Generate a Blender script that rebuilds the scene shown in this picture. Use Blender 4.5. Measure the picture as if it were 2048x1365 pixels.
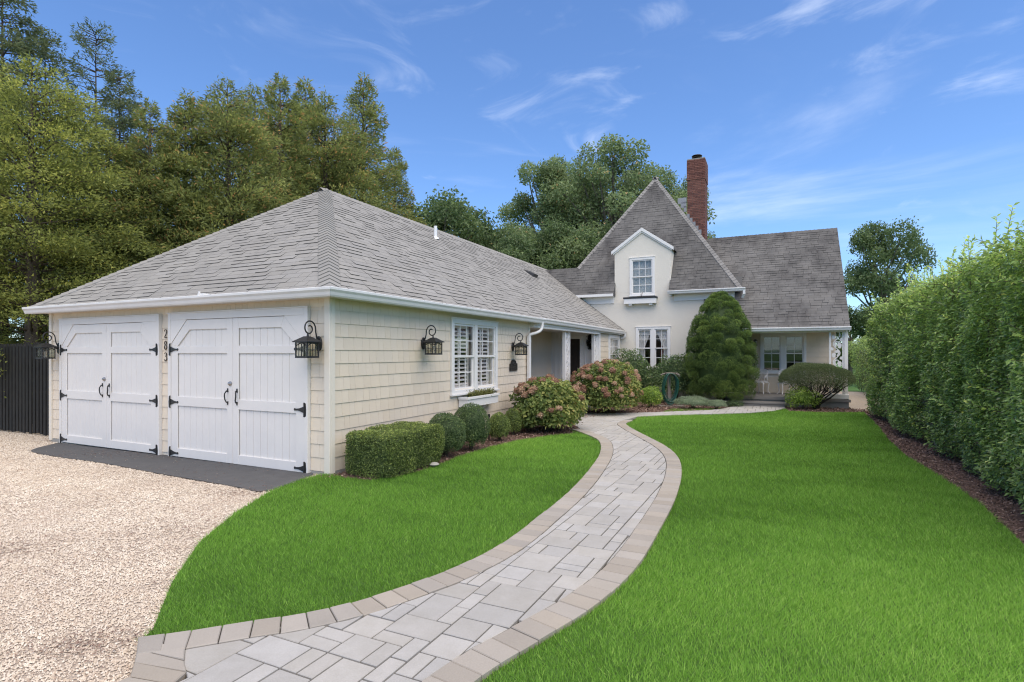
import bpy, math, random
import numpy as np
from mathutils import Vector, Matrix
from mathutils.geometry import tessellate_polygon
for o in list(bpy.data.objects): bpy.data.objects.remove(o, do_unlink=True)
SC = bpy.context.scene
COL = SC.collection
R = random.Random(7)
NR = np.random.default_rng(11)
rad = math.radians

# ------------------------------------------------------------------ camera, sky, sun, exposure
cam = bpy.data.cameras.new('camera'); camo = bpy.data.objects.new('camera', cam); COL.objects.link(camo)
FPX, CX, CY, CH = 1097.0, 1024.0, 706.0, 1.6
cam.sensor_width = 36; cam.lens = 36 * FPX / 2048; cam.shift_y = (CY - 682.5) / 2048
cam.clip_start = 0.05; cam.clip_end = 2000
camo.location = (0, 0, CH); camo.rotation_euler = (rad(90), 0, 0)
SC.camera = camo

SUN = Vector((0.17, -0.34, 0.88)).normalized()
W = bpy.data.worlds.new('World'); SC.world = W; W.use_nodes = True
nt = W.node_tree; nd = nt.nodes; lk = nt.links; nd.clear()
def N(tree, typ, **kw):
    n = tree.nodes.new(typ)
    for k, v in kw.items(): setattr(n, k, v)
    return n
sky = N(nt, 'ShaderNodeTexSky', sky_type='NISHITA', sun_disc=False)
sky.sun_elevation = math.asin(SUN.z); sky.sun_rotation = math.atan2(SUN.x, SUN.y)
sky.altitude = 0; sky.air_density = 1.0; sky.dust_density = 0.3; sky.ozone_density = 2.5
tc = N(nt, 'ShaderNodeTexCoord')
def wisps(scale, rot, seed, lo, hi, detail=7, dist=0.6):
    mp = N(nt, 'ShaderNodeMapping'); mp.inputs['Scale'].default_value = scale; mp.inputs['Rotation'].default_value = rot
    mp.inputs['Location'].default_value = seed
    lk.new(tc.outputs['Generated'], mp.inputs['Vector'])
    nz = N(nt, 'ShaderNodeTexNoise'); nz.inputs['Scale'].default_value = 1; nz.inputs['Detail'].default_value = detail
    nz.inputs['Roughness'].default_value = 0.58; nz.inputs['Distortion'].default_value = dist
    lk.new(mp.outputs['Vector'], nz.inputs['Vector'])
    mr = N(nt, 'ShaderNodeMapRange', interpolation_type='SMOOTHSTEP'); mr.inputs['From Min'].default_value = lo; mr.inputs['From Max'].default_value = hi
    lk.new(nz.outputs['Fac'], mr.inputs['Value']); return mr.outputs['Result']
def wmath(op, a, b):
    m = N(nt, 'ShaderNodeMath', operation=op)
    for i, x in enumerate((a, b)):
        if isinstance(x, (int, float)): m.inputs[i].default_value = x
        else: lk.new(x, m.inputs[i])
    return m.outputs[0]
w1 = wisps((1.6, 1.6, 7.0), (0, rad(14), rad(35)), (3.1, 0.4, 1.7), 0.52, 0.86)
w2 = wisps((5.0, 2.2, 12.0), (0, rad(-24), rad(20)), (8.3, 2.1, 5.5), 0.53, 0.86, 9, 1.2)
w3 = wisps((0.9, 0.9, 2.5), (0, 0, 0), (1.3, 6.4, 2.2), 0.40, 0.66, 3, 0.2)
veil = wmath('MULTIPLY', wmath('MAXIMUM', wmath('MULTIPLY', w1, 0.62), wmath('MULTIPLY', w2, 0.50)), wmath('ADD', wmath('MULTIPLY', w3, 0.85), 0.15))
gain = N(nt, 'ShaderNodeMixRGB', blend_type='MULTIPLY'); gain.inputs['Fac'].default_value = 1
gain.inputs['Color2'].default_value = (0.80, 1.0, 1.27, 1)
lk.new(sky.outputs['Color'], gain.inputs['Color1'])
mixc = N(nt, 'ShaderNodeMixRGB'); mixc.inputs['Color2'].default_value = (7.2, 7.7, 8.6, 1)
lk.new(gain.outputs['Color'], mixc.inputs['Color1']); lk.new(veil, mixc.inputs['Fac'])
veil = wmath('MULTIPLY', veil, .8); lk.new(veil, mixc.inputs['Fac'])
bg = N(nt, 'ShaderNodeBackground'); bg.inputs['Strength'].default_value = 0.15
wo = N(nt, 'ShaderNodeOutputWorld'); lk.new(mixc.outputs['Color'], bg.inputs['Color']); lk.new(bg.outputs[0], wo.inputs['Surface'])

sl = bpy.data.lights.new('sun', 'SUN'); sl.energy = 4.6; sl.angle = rad(88); sl.color = (1.0, 0.87, 0.68)
so = bpy.data.objects.new('sun', sl); COL.objects.link(so); so.rotation_euler = SUN.to_track_quat('Z', 'Y').to_euler(); so.location = (20, -14, 30)
vs = SC.view_settings; vs.view_transform = 'Standard'; vs.look = 'None'; vs.gamma = 1; vs.exposure = 0.2; vs.use_curve_mapping = False
SC.render.engine = 'CYCLES'
SC.cycles.filter_width = 1.15; SC.cycles.use_denoising = True; SC.cycles.max_bounces = 8; SC.cycles.transparent_max_bounces = 8; SC.cycles.caustics_reflective = False; SC.cycles.caustics_refractive = False

# ------------------------------------------------------------------ frames
HC = np.array([-2.382, 7.16]); HB = np.array([.43140, .90216]); HX = np.array([.90216, -.43140])
HROT = -math.atan2(.4314, .9022)
def gz(Y): return -0.0105 * (Y - 7.2)
def hw(x, y, z=0.0):
    p = HC + x * HX + y * HB; return (float(p[0]), float(p[1]), z)
def G(u, v):                                        # photo pixel on the ground -> world XY
    k = (v - CY) / FPX; Y = (CH - 0.0105 * 7.2) / (k - 0.0105); return np.array([(u - CX) / FPX * Y, Y])
def hwg(x, y, dz=0.0):
    p = hw(x, y); return (p[0], p[1], gz(p[1]) + dz)
def loc(XY):
    d = np.asarray(XY) - HC; return float(d @ HX), float(d @ HB)
def FR(u, v, y0):                                   # photo pixel on a wall facing the drive (house y = y0) -> x, z
    d = np.array([(u - CX) / FPX, 1, (CY - v) / FPX]); t = (y0 + HC @ HB) / (d[:2] @ HB); p = d * t
    return loc(p[:2])[0], CH + p[2]
def SD(u, v, x0):                                   # photo pixel on a wall facing the lawn (house x = x0) -> y, z
    d = np.array([(u - CX) / FPX, 1, (CY - v) / FPX]); t = (x0 + HC @ HX) / (d[:2] @ HX); p = d * t
    return loc(p[:2])[1], CH + p[2]

# ------------------------------------------------------------------ materials
MATS = {}
def mat(name, col, rough=0.6, noise=None, bump=None, objrand=0.0, var=None, huer=None, spec=0.4, metal=0.0, stretch=None, coat=0, extra=None):
    """noise=(scale, amount, colour2) ; bump=(scale, strength, dist) ; var=list of (pos,colour) driven by face attribute 'var'"""
    m = bpy.data.materials.new(name); m.use_nodes = True; t = m.node_tree; l = t.links
    b = t.nodes['Principled BSDF']; b.inputs['Roughness'].default_value = rough; b.inputs['Metallic'].default_value = metal
    b.inputs['Specular IOR Level'].default_value = spec
    geo = N(t, 'ShaderNodeNewGeometry'); cur = None
    if var:
        at = N(t, 'ShaderNodeAttribute', attribute_name='var'); rp = N(t, 'ShaderNodeValToRGB')
        e = rp.color_ramp.elements
        while len(e) < len(var): e.new(0.5)
        for i, (p, c) in enumerate(var): e[i].position = p; e[i].color = (*c, 1)
        l.new(at.outputs['Fac'], rp.inputs['Fac']); cur = rp.outputs['Color']
    else:
        rgb = N(t, 'ShaderNodeRGB'); rgb.outputs[0].default_value = (*col, 1); cur = rgb.outputs[0]
    vec = geo.outputs['Position']
    if noise:
        lst = noise if isinstance(noise, list) else [noise]
        for (sc, am, c2) in lst:
            v2 = vec
            if stretch:
                mp = N(t, 'ShaderNodeMapping'); mp.inputs['Scale'].default_value = stretch; l.new(vec, mp.inputs['Vector']); v2 = mp.outputs['Vector']
            nz = N(t, 'ShaderNodeTexNoise'); nz.inputs['Scale'].default_value = sc; nz.inputs['Detail'].default_value = 6; nz.inputs['Roughness'].default_value = .62
            l.new(v2, nz.inputs['Vector'])
            mr = N(t, 'ShaderNodeMapRange'); mr.inputs['From Min'].default_value = .38; mr.inputs['From Max'].default_value = .66; mr.inputs['To Max'].default_value = am
            l.new(nz.outputs['Fac'], mr.inputs['Value'])
            mx = N(t, 'ShaderNodeMixRGB'); mx.inputs['Color2'].default_value = (*c2, 1)
            l.new(cur, mx.inputs['Color1']); l.new(mr.outputs['Result'], mx.inputs['Fac']); cur = mx.outputs['Color']
    if objrand:
        oi = N(t, 'ShaderNodeObjectInfo'); src = oi.outputs['Random']
        hs = N(t, 'ShaderNodeHueSaturation'); mr = N(t, 'ShaderNodeMapRange'); mr.inputs['To Min'].default_value = 1 - objrand; mr.inputs['To Max'].default_value = 1 + objrand
        l.new(src, mr.inputs['Value']); l.new(mr.outputs['Result'], hs.inputs['Value'])
        if huer:
            ml = N(t, 'ShaderNodeMath', operation='FRACT'); mm = N(t, 'ShaderNodeMath', operation='MULTIPLY'); mm.inputs[1].default_value = 7.31
            l.new(src, mm.inputs[0]); l.new(mm.outputs[0], ml.inputs[0])
            m2 = N(t, 'ShaderNodeMapRange'); m2.inputs['To Min'].default_value = 1 - huer; m2.inputs['To Max'].default_value = 1 + huer
            l.new(ml.outputs[0], m2.inputs['Value']); l.new(m2.outputs['Result'], hs.inputs['Saturation'])
        l.new(cur, hs.inputs['Color']); cur = hs.outputs['Color']
    l.new(cur, b.inputs['Base Color'])
    if bump:
        sc, st, ds = bump
        nz = N(t, 'ShaderNodeTexNoise'); nz.inputs['Scale'].default_value = sc; nz.inputs['Detail'].default_value = 4; l.new(vec, nz.inputs['Vector'])
        bp = N(t, 'ShaderNodeBump'); bp.inputs['Strength'].default_value = st; bp.inputs['Distance'].default_value = ds
        l.new(nz.outputs['Fac'], bp.inputs['Height']); l.new(bp.outputs['Normal'], b.inputs['Normal'])
    MATS[name] = m; return m
def leafmat(name, ramp, trans=0.35, rough=0.45, spec=0.35, k=3.3, ds=.14):
    g_ = lambda c: .3 * c[0] + .6 * c[1] + .1 * c[2]
    ramp = [(p, tuple(min(.9, (q * (1 - ds) + ds * g_(c)) * k) for q in c)) for p, c in ramp]; trans = .45
    m = mat(name, (0, 0, 0), rough, var=ramp, spec=spec); t = m.node_tree; l = t.links; b = t.nodes['Principled BSDF']
    tr = N(t, 'ShaderNodeBsdfTranslucent'); mx = N(t, 'ShaderNodeMixShader'); mx.inputs['Fac'].default_value = trans
    src = b.inputs['Base Color'].links[0].from_socket
    hs = N(t, 'ShaderNodeHueSaturation'); hs.inputs['Saturation'].default_value = 1.08; hs.inputs['Value'].default_value = 1.1
    l.new(src, hs.inputs['Color']); l.new(hs.outputs['Color'], tr.inputs['Color'])
    out = t.nodes['Material Output']; l.new(b.outputs[0], mx.inputs[1]); l.new(tr.outputs[0], mx.inputs[2]); l.new(mx.outputs[0], out.inputs['Surface'])
    return m
def glassmat(name, tint=(1, 1, 1), refl=0.9):
    m = bpy.data.materials.new(name); m.use_nodes = True; t = m.node_tree; l = t.links; t.nodes.remove(t.nodes['Principled BSDF'])
    tr = N(t, 'ShaderNodeBsdfTransparent'); tr.inputs['Color'].default_value = (*tint, 1)
    gl = N(t, 'ShaderNodeBsdfGlossy'); gl.inputs['Roughness'].default_value = 0.02; gl.inputs['Color'].default_value = (refl, refl, refl, 1)
    lw_ = N(t, 'ShaderNodeLayerWeight'); lw_.inputs['Blend'].default_value = .5; pw = N(t, 'ShaderNodeMath', operation='POWER'); pw.inputs[1].default_value = 3.0; l.new(lw_.outputs['Facing'], pw.inputs[0])
    fr = N(t, 'ShaderNodeMath', operation='MULTIPLY_ADD'); fr.inputs[1].default_value = .6; fr.inputs[2].default_value = .05; l.new(pw.outputs[0], fr.inputs[0])
    mx = N(t, 'ShaderNodeMixShader'); l.new(fr.outputs[0], mx.inputs['Fac']); l.new(tr.outputs[0], mx.inputs[1]); l.new(gl.outputs[0], mx.inputs[2])
    l.new(mx.outputs[0], t.nodes['Material Output'].inputs['Surface']); MATS[name] = m; return m

SIDING = mat('cream_siding', (.715, .618, .487), .55, noise=[(2.2, .28, (.61, .525, .41)), (60, .12, (.78, .69, .58))], bump=(90, .25, .003), objrand=.03, huer=.06)
CTRIM = mat('cream_trim', (.74, .68, .58), .5, noise=(3, .2, (.66, .60, .50)), bump=(60, .1, .002))
WHITE = mat('white_paint', (.775, .76, .74), .42, noise=[(2.5, .25, (.69, .675, .655)), (40, .08, (.82, .81, .79))], bump=(50, .08, .002))
WHITED = mat('white_door_paint', (.745, .715, .675), .45, noise=[(3.0, .35, (.65, .632, .612)), (14, .12, (.66, .62, .57))], bump=(70, .1, .002))
GUTTER = mat('white_gutter_metal', (.76, .75, .735), .35, noise=[(4, .35, (.63, .62, .60))])
STUCCO = mat('cream_stucco', (.74, .69, .605), .8, noise=[(1.1, .4, (.65, .605, .53)), (9, .15, (.78, .74, .66))], bump=(38, .55, .012))
RG = mat('garage_roof_shingle', (.245, .237, .22), .85, noise=[(1.3, .5, (.18, .174, .162)), (55, .35, (.33, .32, .30))], bump=(160, .4, .004), objrand=.06, huer=.2)
RGJ = mat('garage_roof_shingle_field', (.30, .287, .262), .85, var=[(0, (.217, .21, .195)), (.5, (.245, .237, .22)), (1, (.272, .264, .245))], noise=[(1.3, .45, (.18, .174, .162)), (55, .3, (.33, .32, .30))], bump=(160, .4, .004))
stre = (1, 1, .22)
RM = mat('main_roof_shingle', (.122, .118, .113), .88, noise=[(1.1, .95, (.045, .043, .043)), (5, .35, (.17, .164, .157))], bump=(160, .4, .004), objrand=.08, huer=.3, stretch=stre)
RMJ = mat('main_roof_shingle_field', (.20, .185, .18), .88, var=[(0, (.103, .10, .096)), (.5, (.122, .118, .113)), (1, (.142, .137, .131))], noise=[(1.1, .95, (.045, .043, .043)), (5, .35, (.17, .164, .157))], bump=(160, .4, .004), stretch=stre)
RH = mat('main_hip_cap', (.235, .226, .215), .88, noise=[(3, .5, (.16, .152, .145)), (30, .3, (.28, .27, .255))], objrand=.10)
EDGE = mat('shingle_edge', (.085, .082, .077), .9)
DECK = mat('roof_deck', (.09, .088, .085), .9)
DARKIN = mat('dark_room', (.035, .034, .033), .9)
BLACK = mat('black_iron', (.018, .018, .019), .45, noise=(20, .3, (.03, .028, .026)), spec=.5)
BRONZE = mat('dark_bronze', (.05, .042, .036), .45, noise=(30, .4, (.09, .075, .06)), metal=.4)
STEEL = mat('dull_steel', (.42, .40, .38), .35, metal=.9)
FENCE = mat('black_fence_paint', (.010, .0095, .009), .6, noise=(8, .4, (.03, .028, .025)), bump=(40, .3, .004), objrand=.3)
ASPH = mat('asphalt', (.075, .075, .077), .85, noise=[(2.0, .6, (.088, .086, .085)), (220, .45, (.13, .128, .125)), (6, .3, (.045, .045, .048))], bump=(260, .5, .004))
PAVE = mat('grey_paver', (.36, .347, .325), .75, noise=[(3.0, .45, (.30, .29, .268)), (120, .30, (.47, .455, .43)), (7, .25, (.23, .215, .18))], bump=(180, .35, .003), objrand=.08, huer=.3)
BORD = mat('tan_border_paver', (.31, .277, .236), .8, noise=[(4.0, .4, (.245, .222, .19)), (120, .3, (.39, .355, .305))], bump=(160, .35, .003), objrand=.10, huer=.18)
JOINT = mat('joint_sand', (.05, .044, .035), .95, noise=(60, .5, (.13, .115, .09)), bump=(200, .5, .004))
CONC = mat('grey_concrete', (.30, .29, .265), .85, noise=[(3, .4, (.22, .21, .19)), (60, .2, (.36, .35, .32))], bump=(70, .35, .004))
BLUEST = mat('bluestone', (.20, .19, .18), .7, noise=[(2.5, .5, (.26, .24, .22))], bump=(50, .2, .003))
SOIL = mat('soil', (.055, .042, .03), .95, noise=(14, .6, (.09, .065, .045)), bump=(60, .6, .02))
MULCHB = mat('mulch_bed', (.13, .08, .062), .95, noise=[(40, .6, (.17, .11, .083)), (9, .3, (.06, .038, .030))], bump=(70, .8, .02))
LAWNB = mat('lawn_soil', (.055, .125, .017), .95, noise=[(3, .5, (.09, .20, .026)), (90, .5, (.045, .10, .016))], bump=(150, .7, .02))
GRAVB = mat('gravel_bed', (.44, .365, .295), .92, noise=[(95, .8, (.60, .53, .45)), (150, .55, (.22, .165, .125)), (1.6, .25, (.36, .28, .22))], bump=(120, .9, .012))
MULCHC = mat('mulch_chip', (0, 0, 0), .9, var=[(0, (.07, .042, .033)), (.4, (.19, .115, .088)), (.75, (.31, .21, .165)), (1, (.50, .40, .32))])
GRAVC = mat('gravel_stone', (0, 0, 0), .75, var=[(0, (.15, .105, .078)), (.12, (.40, .31, .24)), (.4, (.50, .43, .34)), (.75, (.62, .55, .455)), (1, (.74, .68, .59))], noise=[(1.4, .30, (.34, .25, .19)), (5.0, .22, (.30, .21, .15))])
BRICK = mat('red_brick', (.16, .065, .05), .85, var=[(0, (.10, .04, .034)), (.5, (.16, .064, .05)), (1, (.23, .10, .075))], noise=[(2, .35, (.12, .05, .045)), (50, .25, (.26, .12, .09))], bump=(120, .3, .004))
MORTAR = mat('mortar', (.36, .31, .27), .9, noise=(20, .3, (.25, .21, .19)))
LEAD = mat('lead_flashing', (.30, .30, .31), .5, metal=.3)
PLASTW = mat('white_pipe', (.78, .78, .78), .4)
CURT = mat('white_curtain', (.70, .69, .67), .8, bump=(14, .3, .02))
BLIND = mat('pale_blind', (.62, .62, .56), .6)
REDCL = mat('red_cloth', (.30, .02, .025), .8)
DOORB = mat('dark_door', (.025, .018, .015), .35, noise=(6, .4, (.04, .03, .025)))
HOSE = mat('green_hose', (.012, .062, .044), .35, noise=(30, .3, (.02, .12, .09)))
WOODG = mat('weathered_wood', (.20, .175, .15), .85, noise=(18, .5, (.12, .10, .085)), bump=(40, .4, .005))
BARK = mat('bark', (.085, .066, .05), .95, noise=(9, .6, (.14, .115, .09)), bump=(25, .8, .03))
BARKG = mat('grey_bark', (.13, .115, .095), .95, noise=(9, .6, (.20, .18, .155)), bump=(25, .8, .03))
TERRA = mat('terracotta', (.30, .13, .075), .8)
BULB = mat('bulb_glass', (.75, .70, .60), .2)
GLASS = glassmat('window_glass')
LGLASS = glassmat('lantern_glass', (.95, .94, .90), .6)

L_GRASS = leafmat('grass_blade', [(0, (.034, .072, .009)), (.35, (.070, .148, .016)), (.7, (.108, .205, .024)), (1, (.19, .28, .055))], .30, .55, .2, 2.45, 0.06)
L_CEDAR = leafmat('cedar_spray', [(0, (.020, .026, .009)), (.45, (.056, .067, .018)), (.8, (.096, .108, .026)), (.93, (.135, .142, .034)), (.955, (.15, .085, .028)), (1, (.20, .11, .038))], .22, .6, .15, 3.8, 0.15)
L_CEDARY = leafmat('golden_cedar_spray', [(0, (.028, .036, .010)), (.4, (.074, .088, .018)), (.8, (.135, .148, .026)), (1, (.21, .205, .040))], .22, .6, .15, 3, 0.14)
L_SPRUCE = leafmat('spruce_spray', [(0, (.020, .030, .014)), (.5, (.042, .056, .024)), (1, (.085, .095, .042))], .15, .6, .15)
L_DECID = leafmat('maple_leaf', [(0, (.028, .042, .016)), (.4, (.055, .080, .027)), (.8, (.088, .120, .042)), (.96, (.13, .16, .06)), (1, (.20, .13, .05))], .30, .45, .3, 3.2, 0.2)
L_DARKT = leafmat('dark_tree_leaf', [(0, (.018, .030, .012)), (.5, (.038, .060, .020)), (1, (.085, .115, .040))], .25, .45, .35)
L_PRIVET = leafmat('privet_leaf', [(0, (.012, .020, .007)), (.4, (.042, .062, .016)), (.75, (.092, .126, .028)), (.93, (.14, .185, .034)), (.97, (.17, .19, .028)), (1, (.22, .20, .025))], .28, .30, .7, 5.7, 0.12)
L_BOX = leafmat('boxwood_leaf', [(0, (.012, .020, .006)), (.4, (.040, .060, .012)), (.75, (.090, .125, .020)), (1, (.18, .205, .036))], .25, .38, .4, 2.9, 0.16)
L_BOXD = leafmat('dark_boxwood_leaf', [(0, (.010, .020, .008)), (.45, (.032, .056, .017)), (.85, (.066, .102, .028)), (1, (.12, .15, .035))], .25, .38, .4, 2.9, 0.18)
L_SPR = leafmat('dwarf_spruce_needle', [(0, (.010, .020, .006)), (.4, (.035, .062, .012)), (.75, (.080, .125, .020)), (1, (.16, .20, .03))], .22, .5, .25, 2.8, 0.18)
L_YEW = leafmat('yew_needle', [(0, (.020, .030, .012)), (.5, (.044, .062, .022)), (1, (.095, .12, .045))], .18, .5, .25, 2.9, 0.2)
L_RHODO = leafmat('rhododendron_leaf', [(0, (.018, .034, .014)), (.5, (.040, .072, .022)), (.9, (.085, .125, .035)), (1, (.19, .21, .07))], .2, .35, .5, 2.9, 0.2)
L_HYD = leafmat('hydrangea_leaf', [(0, (.030, .052, .014)), (.35, (.070, .105, .022)), (.65, (.14, .165, .035)), (.88, (.27, .255, .065)), (.95, (.26, .13, .05)), (1, (.33, .16, .07))], .3, .5, .3, 2.1)
L_HYDF = leafmat('hydrangea_petal', [(0, (.22, .11, .07)), (.4, (.37, .215, .14)), (.75, (.50, .34, .225)), (1, (.58, .47, .34))], .3, .6, .2, 1.2)
L_LIME = leafmat('lime_leaf', [(0, (.035, .070, .010)), (.4, (.10, .17, .018)), (.8, (.20, .29, .028)), (1, (.33, .38, .05))], .32, .45, .3, 1.9)
L_GREY = leafmat('silver_leaf', [(0, (.11, .16, .085)), (.5, (.21, .28, .165)), (1, (.36, .42, .28))], .25, .6, .2, 1.2)
L_RED = leafmat('red_petal', [(0, (.20, .005, .008)), (.6, (.45, .012, .018)), (1, (.60, .03, .03))], .3, .5, .3, 1.2)
L_DRIED = leafmat('dried_plant', [(0, (.06, .05, .02)), (.5, (.12, .13, .035)), (1, (.22, .22, .06))], .25, .6, .2, 1.9)
L_IVYD = leafmat('wreath_leaf', [(0, (.008, .010, .007)), (1, (.022, .025, .016))], .1, .5, .3, 1.2)

# ------------------------------------------------------------------ mesh helpers
def tag(o, label=None, cat=None, group=None, kind=None):
    if label: o['label'] = label
    if cat: o['category'] = cat
    if group: o['group'] = group
    if kind: o['kind'] = kind
    return o
def empty(name, location=(0, 0, 0), rz=0.0, parent=None):
    o = bpy.data.objects.new(name, None); COL.objects.link(o); o.location = location; o.rotation_euler = (0, 0, rz); o.parent = parent
    o.empty_display_size = .1; return o
class MB:
    def __init__(s): s.v = []; s.f = []; s.var = []; s.edge = None
    def add(s, vs, fs, var=None):
        k = len(s.v); s.v += [tuple(map(float, p)) for p in vs]; s.f += [tuple(i + k for i in f) for f in fs]
        s.var += [R.random() if var is None else var] * len(fs); return s
    def box(s, x0, x1, y0, y1, z0, z1, var=None):
        return s.add([(x0, y0, z0), (x1, y0, z0), (x1, y1, z0), (x0, y1, z0), (x0, y0, z1), (x1, y0, z1), (x1, y1, z1), (x0, y1, z1)],
                     [(0, 3, 2, 1), (4, 5, 6, 7), (0, 1, 5, 4), (1, 2, 6, 5), (2, 3, 7, 6), (3, 0, 4, 7)], var)
    def prism(s, pts, vec, var=None):                # polygon extruded along vec
        n = len(pts); q = [tuple(np.add(p, vec)) for p in pts]
        return s.add(list(pts) + q, [tuple(range(n))[::-1], tuple(range(n, 2 * n))] + [(i, (i + 1) % n, n + (i + 1) % n, n + i) for i in range(n)], var)
    def tube(s, pts, r, n=7, cap=True, var=None):
        P = np.array(pts, float); m = len(P); rr = np.full(m, r) if np.isscalar(r) else np.array(r, float)
        T = np.gradient(P, axis=0); T /= np.linalg.norm(T, axis=1)[:, None] + 1e-9
        ref = np.array([0, 0, 1.]) if abs(T[0][2]) < .9 else np.array([1., 0, 0])
        vs = []; u = np.cross(T[0], ref); u /= np.linalg.norm(u)
        for i in range(m):
            u = u - T[i] * (u @ T[i]); u /= np.linalg.norm(u) + 1e-9; w = np.cross(T[i], u)
            for k in range(n):
                a = 2 * math.pi * k / n; vs.append(P[i] + rr[i] * (math.cos(a) * u + math.sin(a) * w))
        fs = [(i * n + k, i * n + (k + 1) % n, (i + 1) * n + (k + 1) % n, (i + 1) * n + k) for i in range(m - 1) for k in range(n)]
        if cap: fs += [tuple(range(n))[::-1], tuple((m - 1) * n + k for k in range(n))]
        return s.add(vs, fs, var)
    def lathe(s, prof, c=(0, 0, 0), n=16, var=None):
        vs = [(c[0] + r * math.cos(2 * math.pi * k / n), c[1] + r * math.sin(2 * math.pi * k / n), c[2] + z) for r, z in prof for k in range(n)]
        m = len(prof); fs = [(i * n + k, i * n + (k + 1) % n, (i + 1) * n + (k + 1) % n, (i + 1) * n + k) for i in range(m - 1) for k in range(n)]
        fs += [tuple(range(n))[::-1], tuple((m - 1) * n + k for k in range(n))]
        return s.add(vs, fs, var)
    def mesh(s, name, m, smooth=False):
        me = bpy.data.meshes.new(name); me.from_pydata(s.v, [], s.f); me.materials.append(m)
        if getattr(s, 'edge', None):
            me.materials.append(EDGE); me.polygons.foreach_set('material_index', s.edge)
        a = me.attributes.new('var', 'FLOAT', 'FACE'); a.data.foreach_set('value', s.var)
        if smooth:
            me.polygons.foreach_set('use_smooth', [True] * len(s.f)); me.set_sharp_from_angle(angle=rad(38))
        me.update(); return me
    def obj(s, name, m, parent=None, smooth=False, bevel=0, location=None):
        o = bpy.data.objects.new(name, s.mesh(name, m, smooth)); COL.objects.link(o); o.parent = parent
        if location: o.location = location
        if bevel:
            bm = o.modifiers.new('bevel', 'BEVEL'); bm.width = bevel; bm.segments = 1; bm.limit_method = 'ANGLE'; bm.angle_limit = rad(40)
        return o
def inst(name, me, parent=None, location=(0, 0, 0), rot=(0, 0, 0)):
    o = bpy.data.objects.new(name, me); COL.objects.link(o); o.parent = parent; o.location = location; o.rotation_euler = rot; return o
def copy_tree(o, parent=None):
    c = o.copy(); COL.objects.link(c); c.parent = parent
    for ch in list(o.children): copy_tree(ch, c)
    return c
def npmesh(name, V, F, m, var=None, smooth=False):
    me = bpy.data.meshes.new(name); V = np.ascontiguousarray(V, np.float32); F = np.ascontiguousarray(F, np.int32); k = F.shape[1]
    me.vertices.add(len(V)); me.vertices.foreach_set('co', V.ravel())
    me.loops.add(F.size); me.loops.foreach_set('vertex_index', F.ravel())
    me.polygons.add(len(F)); me.polygons.foreach_set('loop_start', np.arange(0, F.size, k, dtype=np.int32))
    me.materials.append(m)
    if var is not None:
        a = me.attributes.new('var', 'FLOAT', 'FACE'); a.data.foreach_set('value', np.ascontiguousarray(var, np.float32))
    me.polygons.foreach_set('use_smooth', np.full(len(F), smooth))
    me.update(calc_edges=True); return me
def unit(a): return a / (np.linalg.norm(a, axis=-1, keepdims=True) + 1e-9)
def rnd3(n): return unit(NR.normal(size=(n, 3)))
def leaf_arrays(P, D, Nn, L, Wd, var, fold=.25):
    n = len(P); S = unit(np.cross(D, Nn)); Nn = np.cross(S, D)
    L = np.broadcast_to(L, n)[:, None]; Wd = np.broadcast_to(Wd, n)[:, None]
    mid = P + D * L * .45 + Nn * Wd * fold
    V = np.stack([P, mid + S * Wd * .5, P + D * L, mid - S * Wd * .5], 1).reshape(-1, 3)
    b = np.arange(n)[:, None] * 4
    F = np.concatenate([b + [0, 1, 2], b + [0, 2, 3]], 1).reshape(-1, 3)
    return V, F, np.repeat(var, 2)
def foliage(P, OUT, L, Wd, var, up=.35, rn=.7, along=.45):
    """leaves whose blades face roughly outwards, tips wandering outwards"""
    n = len(P); Nn = unit(OUT * .7 + np.array([0, 0, up]) + rnd3(n) * rn)
    D = rnd3(n) + OUT * along; D = unit(D - Nn * (D * Nn).sum(1)[:, None] * .8)
    return leaf_arrays(P, D, Nn, L * NR.uniform(.7, 1.25, n), Wd * NR.uniform(.75, 1.2, n), var)
def merge(parts):
    Vs, Fs, Vr = [], [], []; k = 0
    for V, F, va in parts: Vs.append(V); Fs.append(F + k); Vr.append(va); k += len(V)
    return np.concatenate(Vs), np.concatenate(Fs), np.concatenate(Vr)
class SinNoise:
    def __init__(s, sc, seed, k=14):
        g = np.random.default_rng(seed); s.w = g.normal(size=(k, 3)) * sc; s.p = g.uniform(0, 6.28, k); s.k = k
    def __call__(s, P): return np.sin(P @ s.w.T + s.p).sum(1) / math.sqrt(s.k)
def pts_in(poly, P):
    x, y = P[:, 0], P[:, 1]; c = np.zeros(len(P), bool); n = len(poly)
    for i in range(n):
        x0, y0 = poly[i]; x1, y1 = poly[(i + 1) % n]
        if y0 == y1: continue
        c ^= ((y0 > y) != (y1 > y)) & (x < (x1 - x0) * (y - y0) / (y1 - y0) + x0)
    return c
def clip_poly(poly, a, b, c):                        # keep a*x+b*y<=c
    out = []; n = len(poly)
    for i in range(n):
        p, q = poly[i], poly[(i + 1) % n]; dp = a * p[0] + b * p[1] - c; dq = a * q[0] + b * q[1] - c
        if dp <= 0: out.append(p)
        if dp * dq < 0:
            t = dp / (dp - dq); out.append((p[0] + (q[0] - p[0]) * t, p[1] + (q[1] - p[1]) * t))
    return out
def clip_rect(poly, x0, x1, y0, y1):
    for a, b, c in ((-1, 0, -x0), (1, 0, x1), (0, -1, -y0), (0, 1, y1)):
        poly = clip_poly(poly, a, b, c)
        if len(poly) < 3: return []
    return poly
def area(p): return .5 * sum(p[i][0] * p[(i + 1) % len(p)][1] - p[(i + 1) % len(p)][0] * p[i][1] for i in range(len(p)))
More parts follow.
